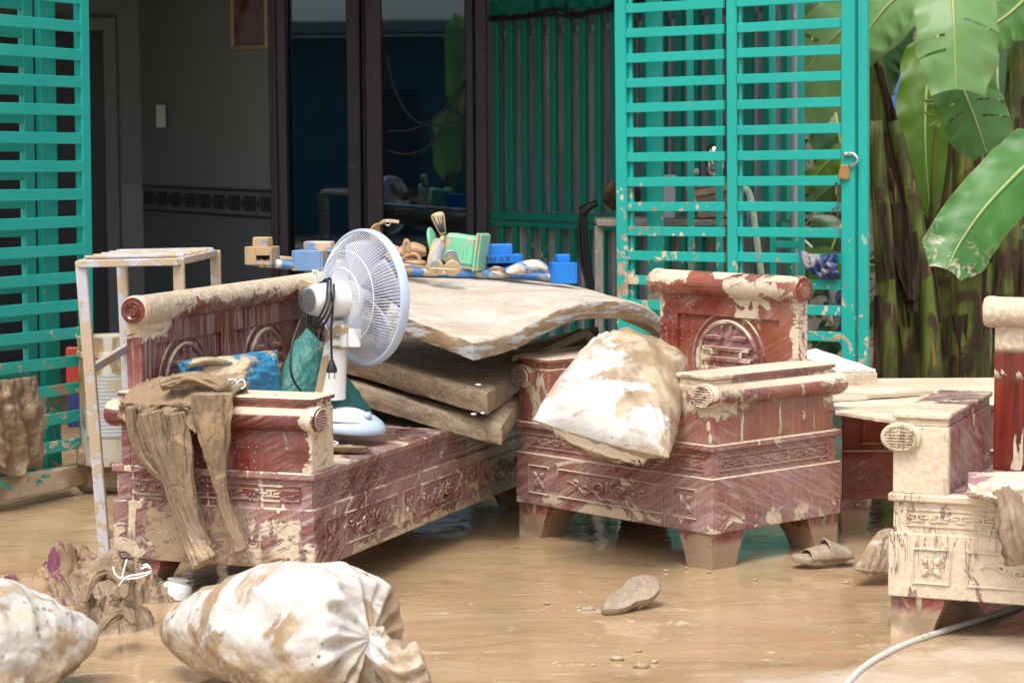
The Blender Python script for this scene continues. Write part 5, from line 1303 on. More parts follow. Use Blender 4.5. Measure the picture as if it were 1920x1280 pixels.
# ------------------------------------------------------------------ sacks
def sack(name, c, axis, L, rs, ru, mat, label, seed=0, sag=.35, pleat=9, tail=None, m=150, n=200, tiepow=1.0, floor=.0, mouth_at=None):
    """tied sack: axis points from the closed end to the tied mouth"""
    ax_ = Vector(axis).normalized(); side = ax_.cross(V(0,0,1)).normalized(); up = side.cross(ax_)
    mb = MB(); c = Vector(c)
    if mouth_at is not None: c = Vector(mouth_at)-ax_*L*.40
    def f(u, v):
        a = 2*math.pi*u; t = v; PK = .66
        if t < PK: r = (1-((PK-t)/PK)**1.55)**.72
        else: r = max(0, 1-((t-PK)/(1-PK))**2.6)**.62
        tie = sstep(.50, 1, t)
        pl_ = math.sin(a*pleat+2.5*math.sin(a*2+seed)+seed)*.5+math.sin(a*(pleat*2-1)+seed*2+2*fbm((a, seed, 0), 2))*.35
        r *= 1+.085*pl_*tie**1.4
        x = (t-.5)*L - L*.022*pl_*tie*(1-sstep(.96, 1, t))
        x -= sstep(.86, 1.0, t)*L*.10      # the mouth is drawn in
        P = Vector((math.cos(a)*r*rs, math.sin(a)*r*ru, x))
        W_ = side*P.x+up*P.y+ax_*P.z
        q = c+W_
        wr = fbm((q.x*5+seed, q.y*5, q.z*7), 4)*.022+(.5-abs(noise.noise(Vector((q.x*9+seed, q.y*9, q.z*13)))))*.018
        W_ = W_*(1+wr/max(.06, W_.length)*1.0*(1-.6*abs(2*t-1)**4))
        q = c+W_
        # settle on the floor
        if q.z < floor+.06:
            dz = floor+.06-q.z; q = V(q.x, q.y, floor+.06-dz*sag) + (q-c).normalized()*dz*.12*V(1,1,0).length
        q.z = max(q.z, floor-.01)
        return q
    mb.grid(f, n, m, True)
    mouth = c+ax_*L*.41
    body = top(mb, name, mat, label, 'sack'); org_ = body.location.copy()
    if tail:
        mb = MB(); fold_tube(mb, [mouth-ax_*.03, mouth+ax_*.02]+[Vector(t) for t in tail], lambda t: .014+.05*t, lambda t: .012+.032*t, 7, .5, seed+2, 48, 60)
        mb.tube([mouth+ax_*.012+side*math.cos(a)*.02+up*math.sin(a)*.02 for a in [i*.45 for i in range(15)]], .004, 6)
        mb.build('tied_neck', M['sack4'], body, True)
    return body
mo = bp(692, 1196, Y=5.72)
sack('stuffed_sack', (0,0,0), (.80, -.60, .09), .82, .190, .190, M['sack1'], 'big stuffed white sack in front, its neck tied in radiating folds', 4, .5, 8,
     [bp(715, 1225, Y=5.58), bp(760, 1262, Y=5.50), bp(800, 1250, Y=5.50)], mouth_at=mo)
c2 = bp(20, 1235, Y=5.8)
sack('stuffed_sack', (c2.x-.06, 5.86, .12), (-.75, -.66, -.05), .62, .20, .19, M['sack2'], 'bright white stuffed sack cut off at the lower left corner', 9, .5, 7)
o_ = pillow('stuffed_sack', [bp(1000, 786, Y=7.62), bp(1254, 858, Y=7.42), bp(1290, 672, Y=7.95), bp(1128, 632, Y=8.12)], .135, .10, M['sack3'], 'plump white sack streaked with mud slumped on the middle armchair seat', 'sack', .024, 3.6, -.06, 110, 6, (0,-1,.4), 2.4)
mb = MB(); e0, e1 = bp(998, 786, Y=7.60), bp(1255, 860, Y=7.40)
def hem(u, v):
    p_ = e0.lerp(e1, u)+V(0,0,-.055*math.sin(3.14*u)); return p_+V(0, -.012+.01*math.sin(u*40), (v-.5)*.035*(1+.4*noise.noise(Vector((u*12, 0, 1))))) + V(0, .008*fbm((u*14, v, 0), 2), .006*fbm((u*16, v, 3), 2))
mb.grid(hem, 60, 4); o2 = mb.build('bottom_seam', M['wetcloth'], None, True); 
bpy.data.objects.remove(o2)
mb = MB()
def flap(u, v):
    a_ = bp(1035, 800, Y=7.55).lerp(bp(1215, 862, Y=7.40), u); b_ = bp(1060, 830, Y=7.50).lerp(bp(1190, 868, Y=7.38), u)
    return a_.lerp(b_, v)+V(0, -.03*math.sin(3.14*v), -.02*math.sin(3.14*u)*v)+V(0, .012, .008)*fbm((u*6, v*3, 2), 3)
mb.grid(flap, 40, 10); o_ = top(mb, 'sack_flap', M['wetcloth'], 'soaked brown underside flap of the sack over the armchair front', 'sack flap'); md = o_.modifiers.new('s', 'SOLIDIFY'); md.thickness = .01
pillow('stuffed_sack', [bp(1600, 1066, Y=7.28), bp(1672, 1072, Y=7.30), bp(1680, 1002, Y=7.5), bp(1648, 996, Y=7.5)], .05, .04, M['sack4'], 'small limp sack lying between the table and the caked armchair', 'sack', .016, 5, -.05, 40, 3, (0,-1,.4))

# ------------------------------------------------------------------ heap of wet clothes at the left
def heap_piece(x, y, r, sd, mat, label, flat=.45, grp=None):
    c = bp(x, y, z=.02); mb = MB()
    def f(u, v):
        a = 2*math.pi*u; ph = v*math.pi*.62
        rr = r*(1+.45*fbm((math.cos(a)*1.2+sd, math.sin(a)*1.2, sd), 3))
        P = V(math.cos(a)*math.sin(ph)*rr*1.25, math.sin(a)*math.sin(ph)*rr, (math.cos(ph)-.15)*rr*flat*2)
        q = Vector((P.x*9+sd, P.y*9, P.z*9)); d_ = .45*r*(.5-abs(noise.noise(q*1.3)))+.30*r*(.5-abs(noise.noise(q*2.9)))+.12*r*math.sin(P.x*70+P.y*35+6*noise.noise(q*.7))
        return c+P+P.normalized()*d_*.55 if P.length > 1e-5 else c+P
    mb.grid(f, 70, 44, True); return top(mb, 'wet_garment', mat, label, 'clothes', group='heap of wet clothes left of the bench')
def crumple(px, py, rx, ry, h, sd, mat, label, rot=0.0, k1=9, name='wet_garment', grp='heap of wet clothes left of the bench'):
    c = bp(px, py, z=0); mb = MB()
    def f(u, v):
        a = 2*math.pi*u; rr = v
        wob = 1+.28*fbm((math.cos(a)*1.6+sd, math.sin(a)*1.6, sd), 3)
        x = math.cos(a)*rr*rx*wob; y = math.sin(a)*rr*ry*wob
        xr = x*math.cos(rot)-y*math.sin(rot); yr = x*math.sin(rot)+y*math.cos(rot)
        q = Vector((x*k1+sd, y*k1*.9, sd)); q += Vector((noise.noise(q*.8), noise.noise(q*.8+Vector((7,7,7))), 0))*1.1
        ridge = abs(noise.noise(q))**.8*2.2; r2 = abs(noise.noise(q*2.1+Vector((3,1,0))))**.8*1.9; r3 = fbm(q*4, 2)
        dome = (1-rr**2.2)
        z = h*(.30*dome+dome**.6*(.50*ridge+.30*r2+.05*r3)) + .010*(1-rr)
        z = z if rr < .96 else -.004
        return c+V(xr+.012*r3, yr-.02*ridge*dome, max(z, -.004))
    mb.grid(f, 130, 64, True)
    return top(mb, name, mat, label, 'clothes', group=grp)
crumple(200, 1120, .165, .12, .15, 3, M['wetcloth'], 'big crumpled brown garment in the middle of the wet heap', .3)
crumple(212, 1172, .13, .10, .11, 11, M['wetcloth'], 'folded brown garment at the front edge of the wet heap', -.4, 11)
crumple(278, 1120, .11, .07, .085, 19, M['wetcloth'], 'low brown garment spread toward the upturned bowl', .1, 10)
crumple(72, 1122, .17, .12, .085, 27, M['purple'], 'purple-flecked muddy cloth at the left of the heap', .2, 13)
crumple(150, 1085, .14, .09, .10, 35, M['purple'], 'purple-brown cloth between the rack foot and the heap', .0, 12)
for i, (pts, w_) in enumerate(((((165,1120),(175,1080),(205,1066),(236,1080),(240,1112)), .017), (((190,1175),(215,1150),(242,1140),(256,1160)), .015))):
    mb = MB(); P_ = [bp(x, y, Y=7.0-(y-1050)*.0052)+V(0,-.06,.0) for x, y in pts]
    fold_tube(mb, P_, lambda t: w_*(.35+.65*math.sin(3.1*t+.02)), lambda t: w_*1.5*(.35+.65*math.sin(3.1*t+.02)), 6, .4, i*7+1, 40, 70); top(mb, 'wet_garment', M['wetknit'], ['looped ribbed sleeve arching over the back of the heap', 'curled brown sleeve across the front of the heap'][i], 'clothes', group='heap of wet clothes left of the bench')
mb = MB(); 
for pts in (((238,1048),(231,1072),(228,1084),(216,1076),(212,1062)), ((222,1100),(236,1082),(262,1076),(282,1070),(277,1062),(264,1066)), ((236,1085),(262,1082),(280,1074),(283,1068),(276,1058),(268,1060))):
    mb.tube(catmull([bp(x, y, Y=6.72) for x, y in pts], 24), .0034, 6)
top(mb, 'wire_hanger', M['bowl'], 'bent white wire hanger on the wet heap at the bench corner', 'hanger')
# upturned white bowl
c = bp(330, 1118, z=.0); mb = MB(); mb.lathe([(.030,.052),(.034,.055),(.030,.048),(.045,.038),(.050,.018),(.051,0.0),(.048,-.002)], Matrix.Translation(c) @ Matrix.Rotation(R(8), 4, 'Y'), 32); mb.lathe([(0,.050),(.031,.050)], Matrix.Translation(c) @ Matrix.Rotation(R(8), 4, 'Y'), 32)
top(mb, 'bowl', M['bowl'], 'small white bowl upside down in the water under the bench', 'bowl', angle=50)

# ------------------------------------------------------------------ footwear on the ground
def sole_outline(t):   # t 0..1 around; returns x(len) y(width)
    a = 2*math.pi*t; x = math.cos(a); y = math.sin(a)
    wd = .38+.09*x-.10*math.exp(-((x+.12)/.28)**2)
    return x, y*wd/(.38)*(.40)*(1 if x < .0 else 1.0)
def sole(mb, Mx, L, th, n=48, arch=.0):
    pr = [(.90, 0), (.98, .15*th), (1.0, .5*th), (.98, .85*th), (.92, th), (.80, th*.98), (.4, th*.96), (.0, th*.95)]
    o = len(mb.v)
    for k, z in pr:
        for i in range(n):
            x, y = sole_outline(i/n); zz_ = z+arch*(1-x*x)*0+arch*(x*x); mb.v.append(Mx @ V(x*L/2*(k*.93+.07*(k > 0)), y*L/2*k, zz_))
    for r_ in range(len(pr)-1):
        for i in range(n): mb.f.append((o+r_*n+i, o+r_*n+(i+1) % n, o+(r_+1)*n+(i+1) % n, o+(r_+1)*n+i))
    mb.f.append(tuple(o+i for i in range(n)))
    return mb
sd_ = thing('upturned_slipper', 'mud-coloured slipper lying sole up in the open water', 'slipper', bp(1185, 1140, z=0))
lx = Vector((.70, .66, .24)).normalized(); nz_ = Vector((.10, -.70, .72)); nz_ = (nz_-lx*nz_.dot(lx)).normalized(); wy = nz_.cross(lx)
Mx = Matrix((lx, wy, nz_)).transposed().to_4x4(); Mx.translation = bp(1184, 1113, Y=6.95)
sole(MB(), Mx @ Matrix.Translation((0,0,-.03)), .245, .036).build('sole', M['sandal'], sd_, True, angle=50)
mb = MB(); o = 0
for sc_ in (.80, .74):
    mb.tube([Mx @ V(sole_outline(i/40)[0]*.1175*sc_, sole_outline(i/40)[1]*.1175*sc_, .0022) for i in range(41)], .0014, 5, False)
mb.build('sole_groove', M['sandal'], sd_, True)
mb = MB(); mb.grid(lambda u, v: Mx @ V(.0+.07*u, .044*math.cos(math.pi*v), -.026*math.sin(math.pi*v)-.024), 10, 14); o_ = mb.build('strap', M['sandal'], sd_, True); md = o_.modifiers.new('s', 'SOLIDIFY'); md.thickness = .006
s2 = thing('slide_sandal', 'mud-coated cross-strap sandal beside the low table leg', 'sandal', bp(1545, 1055, z=0))
Mx = Matrix.Translation(bp(1543, 1056, z=.006)) @ Matrix.Rotation(R(198), 4, 'Z') @ Matrix.Rotation(R(0), 4, 'Y')
sole(MB(), Mx, .225, .026, arch=.012).build('sole', M['sandal'], s2, True, angle=50)
def strap(x0, x1, h0, h1, lean=0.0, wid=.047):
    mb = MB()
    def f(u, v):
        x = x0+(x1-x0)*u; h = h0+(h1-h0)*u; sv = math.sin(math.pi*v)
        return Mx @ V(x+lean*sv, wid*math.cos(math.pi*v)*(1+.08*sv), .018+h*sv**.75)
    mb.grid(f, 14, 24); o_ = mb.build('strap', M['sandal'], s2, True); md = o_.modifiers.new('s', 'SOLIDIFY'); md.thickness = .005
strap(-.092, -.010, .034, .068, .006); strap(-.010, .030, .048, .040, .0, .0485); strap(.030, .062, .040, .034, -.004, .046)
# hose at lower right
mb = MB(); pts = [bp(x, y, z=.012) for x, y in ((1580,1290),(1620,1250),(1680,1215),(1760,1185),(1840,1160),(1900,1140),(1990,1105))]
mb.tube(catmull(pts, 60), .0095, 10); top(mb, 'hose', M['hose'], 'pale muddy hose curving across the ground at the lower right', 'hose')

# ------------------------------------------------------------------ white rack and bucket at the left
rk = thing('slatted_rack', 'tall white wooden stand smeared with mud, leaning behind the bench', 'rack', bp(196, 1046, z=0))
T1, T2, T3, T4 = bp(152, 494, Y=7.9), bp(335, 490, Y=8.0), bp(228, 478, Y=8.6), bp(404, 474, Y=8.75)
B1 = bp(197, 1044, Y=7.95); B2 = bp(350, 980, Y=8.05); B3 = bp(250, 960, Y=8.6); B4 = bp(415, 930, Y=8.75)
for (t_, b_) in ((T1, B1), (T2, B2), (T3, B3), (T4, B4)):
    MB().bar(b_, t_+V(0,0,.01), .038, .03, (0,1,0), .003).build('leg', M['white_wood'], rk)
for (p_, q_) in ((T1, T2), (T2, T4), (T3, T4), (T1, T3)):
    MB().bar(p_+V(0,-.021,0), q_+V(0,-.021,0), .02, .026, b=.003).build('top_rail', M['white_wood'], rk)
for k in range(5):
    t_ = (k+.5)/5; MB().bar(T1.lerp(T3, t_)+V(.0,0,.018), T2.lerp(T4, t_)+V(0,0,.018), .045, .010, b=.002).build('slat', M['white_wood'], rk)
m1 = T1.lerp(B1, .36); m3_ = T3.lerp(B3, .36); MB().bar(m1, m3_, .02, .03, b=.002).build('side_rail', M['white_wood'], rk)
m1 = T1.lerp(B1, .93); m2 = T2.lerp(B2, .93); MB().bar(m1+V(0,.02,0), m2+V(0,.02,0), .02, .03, b=.002).build('low_rail', M['white_wood'], rk)
bk = thing('paint_drum', 'stained white drum with a printed label behind the white stand', 'drum', bp(212, 850, Y=9.3))
g = G('stained_white_drum'); p = g.pos(2); q = g.mapv(p, (7,7,1.2))
c = g.mix(g.ss(g.noise(q, 2, 5, .6), .48, .6), (.55, .54, .48), (.35, .22, .10)); c = g.mix(g.ss(g.noise(p, 9, 6, .6), .55, .62), c, (.28, .20, .12)); g.fin(g.pbsdf(c, .5)); 
cdr = bp(205, 660, Y=9.35); mb = MB(); mb.lathe([(0,0),(.115,0),(.12,.01),(.125,.44),(.132,.44),(.132,.46),(.125,.462),(.13,.52),(0,.525)], Matrix.Translation((cdr.x, cdr.y, .12)), 36); mb.build('barrel', g.m, bk, True, angle=40)
g = G('faded_label_print'); p = g.pos(0); z_ = g.sep(p); wv = g.math('SINE', g.mul(z_[2], 420)); c = g.mix(g.ss(wv, .2, .6), (.50, .50, .46), (.22, .28, .36)); c = g.mix(g.ss(g.noise(p, 12, 5), .5, .6), c, (.42, .36, .24)); g.fin(g.pbsdf(c, .5)); lab = g.m
mb = MB(); mb.grid(lambda u, v: V(cdr.x, cdr.y, .12)+V(math.cos(-2.3+1.3*u)*.1262, math.sin(-2.3+1.3*u)*.1262, .12+.25*v), 16, 4); mb.build('label', lab, bk, True, recalc=False)
mb = MB(); mb.box(-.2, .2, -.15, .15, 0, .1, Matrix.Translation((cdr.x+.05, 9.5, .0)), .02); top(mb, 'muddy_crate', M['mattress'], 'low mud-covered crate the drum stands on', 'crate', False)
heap_piece(240, 880, .16, 77, M['wetcloth'], 'brown cloth lump on the floor behind the white stand', .5)
# red-blue packet seen through the left gate
mb = MB(); mb.box(-.05, .05, -.02, .02, 0, .34, Matrix.Translation(bp(150, 800, Y=9.75)), .006)
g = G('red_blue_print'); z_ = g.sep(g.pos(0))[2]; g.fin(g.pbsdf(g.mix(g.ss(z_, .14, .16), (.03, .04, .16), (.45, .05, .02)), .5)); top(mb, 'carton', g.m, 'red and dark blue carton glimpsed behind the left gate', 'carton', False)

# ------------------------------------------------------------------ pump corner behind the right gate
pm = thing('water_pump', 'mud-brown water pump with a shiny steel tank behind the gate bars', 'pump', bp(1345, 420, Y=10.9))
c = bp(1340, 303, Y=10.9); mb = MB(); mb.lathe([(0,-.085),(.02,-.083),(.040,-.06),(.047,-.03),(.047,.035),(.040,.065),(.02,.082),(0,.085)], Matrix.Translation(c), 28); mb.build('steel_tank', M['chrome'], pm, True)
MB().cyl(c+V(0,0,-.085), c+V(0,0,-.11), .016).build('neck', M['chrome'], pm, True)
c = bp(1345, 368, Y=10.9); mb = MB(); mb.lathe([(0,-.13),(.05,-.13),(.062,-.11),(.062,.05),(.07,.055),(.07,.09),(.045,.12),(0,.12)], Matrix.Translation(c) @ Matrix.Rotation(R(80), 4, 'Y'), 24)
for k in range(10): 
    a = 2*math.pi*k/10; Mf_ = Matrix.Translation(c) @ Matrix.Rotation(R(80), 4, 'Y') @ Matrix.Rotation(a, 4, 'Z'); mb.box(.060, .072, -.002, .002, -.10, .04, Mf_)
mb.build('motor', M['motor'], pm, True, angle=35)
MB().box(-.10, .10, -.07, .07, -.10, -.06, Matrix.Translation(c), .005).build('foot', M['motor'], pm)
mb = MB(); P_ = catmull([bp(x, y, Y=10.85) for x, y in ((1310,322),(1298,324),(1292,340),(1294,362),(1306,382),(1325,398),(1350,400))], 50)
mb.tube(P_, [.013+.0025*(i % 2) for i in range(51)], 10); mb.build('hose', M['pinkhose'], pm, True)
sf = thing('plank_shelf', 'rough grey plank stand carrying the pump behind the gate', 'stand', bp(1240, 520, Y=11.0))
zs = bp(1240, 410, Y=10.95).z
for k in range(3): MB().box(fx(1118, 11), fx(1372, 11), 10.8+k*.13, 10.92+k*.13, zs-.03, zs, None, .004).build('plank', M['motor'] if k == 1 else M['concrete'], sf)
for x in (1122, 1365): MB().box(fx(x-8, 11), fx(x+8, 11), 10.82, 10.86, 0, zs-.03, None, .004).build('post', M['concrete'], sf)
mb = MB(); mb.box(fx(1222,11), fx(1266,11), 10.9, 11.05, zs, zs+.19, None, .006); mb.box(fx(1220,11), fx(1268,11), 10.89, 11.06, zs+.19, zs+.205, None, .003); top(mb, 'grey_case', M['corr'], 'small grey ribbed metal case left of the pump', 'case', False)
mb = MB(); mb.tube(catmull([bp(x, y, Y=10.7) for x, y in ((1392,352),(1404,362),(1412,400),(1420,460),(1428,520),(1438,600))], 30), .016, 10); top(mb, 'pipe', M['greenpipe'], 'pale green pipe leaning behind the right half of the gate', 'pipe')
mb = MB(); mb.tube([bp(1398, 365, Y=10.72), bp(1418, 530, Y=10.72)], .011, 10); top(mb, 'pipe', M['bluegrey'], 'thin blue-grey pipe leaning beside the pale green pipe', 'pipe')
mb = MB(); mb.tube([bp(1500, 443, Y=10.6), bp(1522, 463, Y=10.5)], .006, 8); top(mb, 'stick', M['bowl'], 'short white stick slanting behind the right gate slats', 'stick')
mb = MB(); mb.lathe([(.085,-.02),(.09,-.01),(.09,.01),(.085,.02)], Matrix.Translation(bp(1166, 366, Y=10.95)) @ Matrix.Rotation(R(90), 4, 'X') @ Matrix.Rotation(R(35), 4, 'X'), 24)
for k in range(14):
    a = k*math.pi/7; c = bp(1166, 366, Y=10.95); mb.tube([c, c+V(math.cos(a)*.086, 0, math.sin(a)*.086)], .0025, 4)
top(mb, 'wire_guard', M['dead'], 'round rusty wire guard half hidden by the gate stile', 'guard')

# ------------------------------------------------------------------ garden: wall, banana plants
gw = MB().box(fx(1480, 14.4), 9, 15.6, 15.8, 0, 3.2); o_ = top(gw, 'garden_wall', M['concrete'], 'dim grey concrete wall behind the banana plants', 'wall', False)
MB_ = MB().tube([bp(1490, 362, Y=12.6), bp(1600, 366, Y=12.6)], .012, 8); top(MB_, 'pipe', M['concrete'], 'thin grey horizontal pipe behind the gate beside the banana plants', 'pipe')
c = bp(1690, 190, Y=14.2); mb = MB(); mb.grid(lambda u, v: c+V(math.cos(u*6.283)*.085*v*(1-.35*max(0, -math.sin(u*6.283))), 0, (.17 if math.sin(u*6.283) > 0 else .24)*math.sin(u*6.283)*v), 40, 4, True)
o_ = top(mb, 'blue_board', M['bluesign'], 'rounded pale blue board between the banana stem and the pale leaf', 'board', False); md = o_.modifiers.new('s', 'SOLIDIFY'); md.thickness = .02
mb = MB(); mb.bar(c+V(-.03,-.02,.10), c+V(-.03,-.02,.07), .014, .004, (0,1,0), 0); mb.bar(c+V(.0,-.02,.10), c+V(.0,-.02,.07), .006, .004, (0,1,0), 0); mb.bar(c+V(.02,-.02,.10), c+V(.02,-.02,.07), .010, .004, (0,1,0), 0)

def leaf(mids, wl, wr_, mat, par, n=60, fold=.35, rag=.012, tears=(), seed=0, up=(0,-1,.2), curl=.0, name='leaf', wp=.5, tip=1.0):
    """banana leaf along a midrib; wl, wr: half widths left and right"""
    P = catmull(mids, n); mb = MB(); mb.uv = []; K = 9; upv = Vector(up).normalized()
    for side in (-1, 1):
        wd = wl if side < 0 else wr_
        prev = None
        for i, p in enumerate(P):
            t = i/n; tg = (P[min(i+1, n)]-P[max(i-1, 0)]).normalized(); nrm = (upv-tg*upv.dot(tg)).normalized(); sd = tg.cross(nrm)*side
            prof = min(1, (t/.10+.02))**.6*(1-sstep(.72, 1.02, t)**1.3*tip)
            w_ = wd*prof*(1+.05*noise.noise(Vector((t*9, side, seed))))
            row = []
            for j in range(K+1):
                u = j/K
                q = p+sd*w_*u*math.cos(fold*u*.8)-nrm*(w_*math.sin(fold)*u**1.4)+nrm*curl*u*u
                q += nrm*rag*math.sin(t*34+side*2+seed)*u**2+nrm*.012*fbm((t*8+seed, u*2, side), 3)*u+tg*rag*.9*noise.noise(Vector((t*40, seed, side)))*u**3 + tg*(w_*.22*u*u)
                row.append(len(mb.v)); mb.v.append(q); mb.uv.append((side*u, t))
            if prev:
                torn = any(sd_ == side and abs(t-tt) < .5/n+1e-6 for tt, sd_ in tears)
                for j in range(K):
                    if torn and j >= 2: continue
                    mb.f.append((prev[j], prev[j+1], row[j+1], row[j]))
            prev = row
    mr = len(mb.v)
    o_ = mb.build(name, mat, par, True, recalc=False)
    mb2 = MB(); mb2.uv = None
    mb2.tube([p-upv*.002+upv*.006 for p in P], lambda t: .011*(1-.8*t), 7)
    mb2.build('midrib', M['midrib'], o_, True)
    return o_
M['midrib'] = plain('leaf_midrib', (.30, .40, .12), .4)
def bplant(label, base, topz, lean, r, sd, nsh=9):
    t = thing('banana_plant', label, 'banana plant', base, 0, 'banana plants right of the gate')
    b_ = Vector(base); pts = [b_+V(lean[0]*k*k, lean[1]*k, topz*k) for k in (0, .33, .66, 1)]
    MB().tube(catmull(pts, 20), lambda s: r*(1.15-.45*s)*(1+.04*math.sin(s*19+sd)), 18).build('stem', M['stem'], t, True)
    random.seed(sd)
    P = catmull(pts, 40)
    for k in range(nsh):      # dry sheaths hanging round the stem
        s0 = random.uniform(.25, 1.0); L_ = random.uniform(.18, .42); a = random.uniform(-math.pi*.95, .0); wdt = random.uniform(.03, .09)
        def f(u, v, s0=s0, L_=L_, a=a, wdt=wdt, k=k):
            s = max(0, s0-L_*v/topz*1.3); c = lerplist(P, s); rr = r*(1.2-.45*s)+.006+.05*v*v*math.sin(k)+.02*v*math.sin(u*9+k)
            an = a+(u-.5)*wdt/r*(1-.55*v)+.25*v*math.sin(k*3+v*2); return c+V(math.cos(an)*rr, math.sin(an)*rr, .02*fbm((u*5, v*5, k), 3))
        MB().grid(f, 8, 14).build('dry_sheath', M['dead'], t, True, recalc=False)
    return t
def gb(px, Y): return (fx(px, Y), Y, 0)
p1 = bplant('thick dark banana stem with dead sheaths just right of the gate', gb(1704, 12.0), 2.0, (-.27, 0), .11, 3, 14)
p2 = bplant('green and brown banana stem at the middle of the clump', gb(1815, 12.2), 1.9, (-.03, 0), .085, 5, 5)
p3 = bplant('slim leaning banana stem close behind the gate edge', gb(1668, 11.7), 1.5, (-.08, 0), .055, 8, 4)
p4 = bplant('yellow-green banana stem leaning left beside the low table', gb(1755, 11.8), 1.5, (-.20, .1), .05, 11, 3)
p5 = bplant('banana stem at the right edge above the caked armchair', gb(1890, 12.0), 1.9, (.04, 0), .07, 13, 6)
p6 = bplant('far banana stem in the deep shade between the others', gb(1770, 13.2), 2.3, (.02, 0), .09, 17, 10)
p7 = bplant('young green banana stem in front of the shaded wall', gb(1845, 12.8), 1.6, (.05, 0), .04, 19, 4)
def lf(par, pts, wl, wr_, mat, **k): return leaf([bp(x, y, Y=Y) for x, y, Y in pts], wl, wr_, M[mat], par, **k)
lf(p2, [(1780,-120,11.0),(1784,-40,10.8),(1788,50,10.65),(1792,168,10.6)], .225, .17, 'leafA', fold=.30, tears=((.62,-1),(.72,1),(.80,1)), seed=2, tip=.35, rag=.010)
lf(p2, [(1780,60,11.3),(1800,150,11.25),(1825,215,11.2),(1850,288,11.15)], .19, .15, 'leafB', fold=.35, tears=((.5,1),(.55,-1),(.7,-1),(.62,1)), seed=5, tip=.55)
lf(p5, [(1990,255,10.4),(1925,308,10.3),(1850,385,10.2),(1800,455,10.15),(1776,505,10.1)], .155, .15, 'leafC', fold=.25, seed=8, tip=.5, up=(0,-1,.25))
lf(p5, [(2010,330,10.9),(1950,300,10.8),(1880,310,10.8),(1835,345,10.8)], .12, .10, 'leafB', fold=.4, seed=9, up=(0,-.7,.7))
lf(p3, [(1700,-60,12.0),(1620,20,11.9),(1545,90,11.9),(1480,180,11.9),(1440,250,11.9)], .24, .22, 'leafA', fold=.25, seed=12, tears=((.5,1),(.8,-1)), up=(0,-.8,.5))
lf(p1, [(1760,-40,11.6),(1690,-10,11.6),(1640,40,11.6),(1600,110,11.6)], .13, .15, 'leafA', fold=.4, seed=13, up=(0,-.8,.6))
lf(p6, [(1760,60,12.7),(1738,160,12.6),(1735,280,12.5),(1745,420,12.4)], .17, .15, 'leafY', fold=.3, seed=15, up=(.1,-1,.1))
lf(p5, [(1905,-60,12.6),(1880,40,12.5),(1870,140,12.4),(1880,260,12.3)], .22, .22, 'leafD', fold=.3, seed=17, tears=((.4,1),(.5,-1)))
lf(p5, [(1960,-40,11.8),(1900,20,11.8),(1860,50,11.8),(1810,90,11.8)], .13, .12, 'leafB', fold=.4, seed=19, up=(0,-.8,.6))
lf(p7, [(1900,120,12.9),(1905,220,12.8),(1900,330,12.8),(1895,460,12.8)], .16, .16, 'leafD', fold=.3, seed=21)
lf(p6, [(1700,40,12.9),(1660,90,12.9),(1640,140,12.9),(1600,260,12.9)], .14, .14, 'leafD', fold=.3, seed=23)
lf(p4, [(1640,330,12.4),(1600,330,12.4),(1560,350,12.4),(1500,400,12.4)], .10, .10, 'leafB', fold=.3, seed=25, up=(0,-.6,.8))
lf(p3, [(1640,500,12.0),(1590,490,12.0),(1530,480,12.0),(1480,500,12.0)], .14, .12, 'leafY', fold=.3, seed=27, up=(0,-.6,.8))
lf(p3, [(1630,250,12.6),(1570,290,12.6),(1530,330,12.6),(1500,380,12.6)], .09, .09, 'leafY', fold=.3, seed=28, up=(0,-.6,.8))
lf(p3, [(1640,560,12.6),(1600,590,12.6),(1560,620,12.6),(1520,660,12.6)], .12, .12, 'leafD', fold=.3, seed=29, up=(0,-.6,.8))
for k, (x, y, x2, y2) in enumerate(((1700,-100,1640,160),(1760,-90,1850,120),(1830,-80,1960,90),(1880,200,1960,420),(1840,300,1770,470),(1560,-60,1500,160),(1940,380,1860,560),(1900,520,1960,700),(1600,380,1520,560),(1560,180,1600,420))):
    lf([p6, p7, p5][k % 3], [(x, y, 13.6), ((x*2+x2)/3, (y*2+y2)/3-8, 13.5), ((x+2*x2)/3, (y+2*y2)/3, 13.5), (x2, y2, 13.5)], .17, .17, 'leafD', fold=.35, seed=40+k, n=30)
# leaf stalks
for (pr, pts) in ((p5, ((1905,470),(1890,330),(1868,220),(1850,120))), (p6, ((1738,520),(1748,400),(1752,300),(1756,230))), (p7, ((1878,420),(1868,250),(1830,60)))):
    MB().tube(catmull([bp(x, y, Y=12.35) for x, y in pts], 16), lambda t: .022-.012*t, 8).build('leaf_stalk', M['stem'], pr, True)
# fading flower stub with tiny fruits
bf = MB(); c = bp(1762, 205, Y=11.9)
for k in range(14):
    a = k*.9; d_ = V(math.cos(a)*.8, -.3+.3*math.sin(a), .5*math.sin(a*1.7)-.1).normalized(); bf.tube([c+d_*.02+V(0,0,-.012*(k-7)), c+d_*.06+V(0,0,-.012*(k-7)), c+d_*.09+V(0,0,.012-.012*(k-7))], [.006, .010, .004], 7)
bf.build('young_fruit', M['leafY'], p6, True)
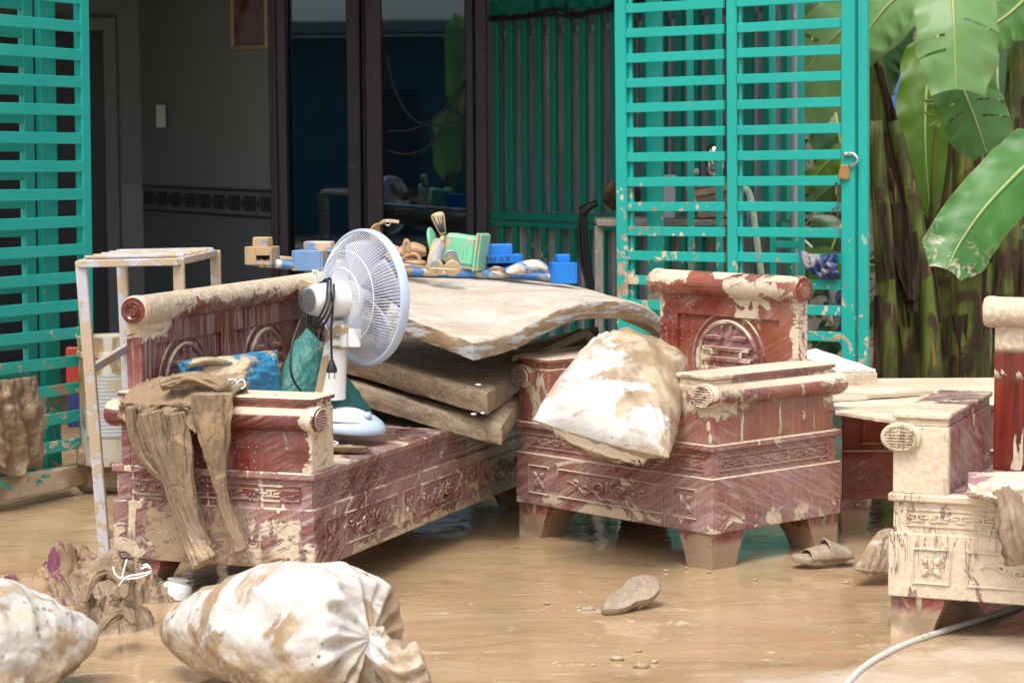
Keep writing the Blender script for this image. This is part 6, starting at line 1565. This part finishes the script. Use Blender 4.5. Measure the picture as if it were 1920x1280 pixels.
# shaded undergrowth behind the plants and the tall growth beyond the wall
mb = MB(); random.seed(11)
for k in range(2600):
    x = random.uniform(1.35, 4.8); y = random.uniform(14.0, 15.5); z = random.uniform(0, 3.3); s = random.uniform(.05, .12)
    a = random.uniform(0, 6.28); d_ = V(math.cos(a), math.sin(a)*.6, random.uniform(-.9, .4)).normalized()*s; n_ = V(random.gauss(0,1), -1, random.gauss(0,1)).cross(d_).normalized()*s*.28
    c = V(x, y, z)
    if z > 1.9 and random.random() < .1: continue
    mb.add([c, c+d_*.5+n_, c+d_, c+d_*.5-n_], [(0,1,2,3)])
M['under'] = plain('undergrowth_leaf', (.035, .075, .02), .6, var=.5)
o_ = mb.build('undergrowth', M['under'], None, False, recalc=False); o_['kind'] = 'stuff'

# ------------------------------------------------------------------ behind the camera: what the door glass mirrors
oh = thing('opposite_house', 'dim slate house front across the yard, seen mirrored in the glass', 'house', (0, -8, 0))
M['slate'] = plain('dim_slate_wall', (.05, .14, .20), .8)
M['slate2'] = plain('blue_grey_roof_sheet', (.16, .22, .25), .6)
mb = MB(); mb.box(-9, 9, -8.3, -8, 0, 2.9); mb.build('wall', M['slate'], oh)
mb = MB()
for k in range(60): mb.box(-9+k*.3, -8.72+k*.3, -8.2, -7.0, 3.0+.0, 3.08)
mb.box(-9, 9, -8.2, -7.0, 2.92, 3.0); mb.build('roof_edge', M['slate2'], oh)
MB().box(-1.1, .5, -7.998, -7.96, .02, 2.1).build('door', M['blackm'], oh)
mp_ = MB().bar((1.02, -5.0, 0), (1.02, -5.0, 3.2), .07, .05, (0,1,0), .004); top(mp_, 'gate_post', M['teal'], 'teal post mirrored at the right of the door glass', 'post', False)
bpb = thing('banana_plant', 'bright banana plant mirrored at the right of the door glass', 'banana plant', (.78, -5.6, 0))
MB().tube(catmull([(.78,-5.6,0),(.80,-5.6,1.0),(.85,-5.6,1.8)], 12), lambda t: .09-.03*t, 14).build('stem', M['stem'], bpb, True)
leaf([V(.92,-5.6,1.7), V(.90,-5.5,2.5), V(.90,-5.3,2.9), V(.86,-5.0,2.0)], .17, .17, M['leafA'], bpb, seed=61, up=(0,1,.2))
leaf([V(.80,-5.6,.8), V(.75,-5.4,1.3), V(.76,-5.2,1.6), V(.78,-5.0,.9)], .2, .2, M['leafA'], bpb, seed=62, up=(0,1,.2))
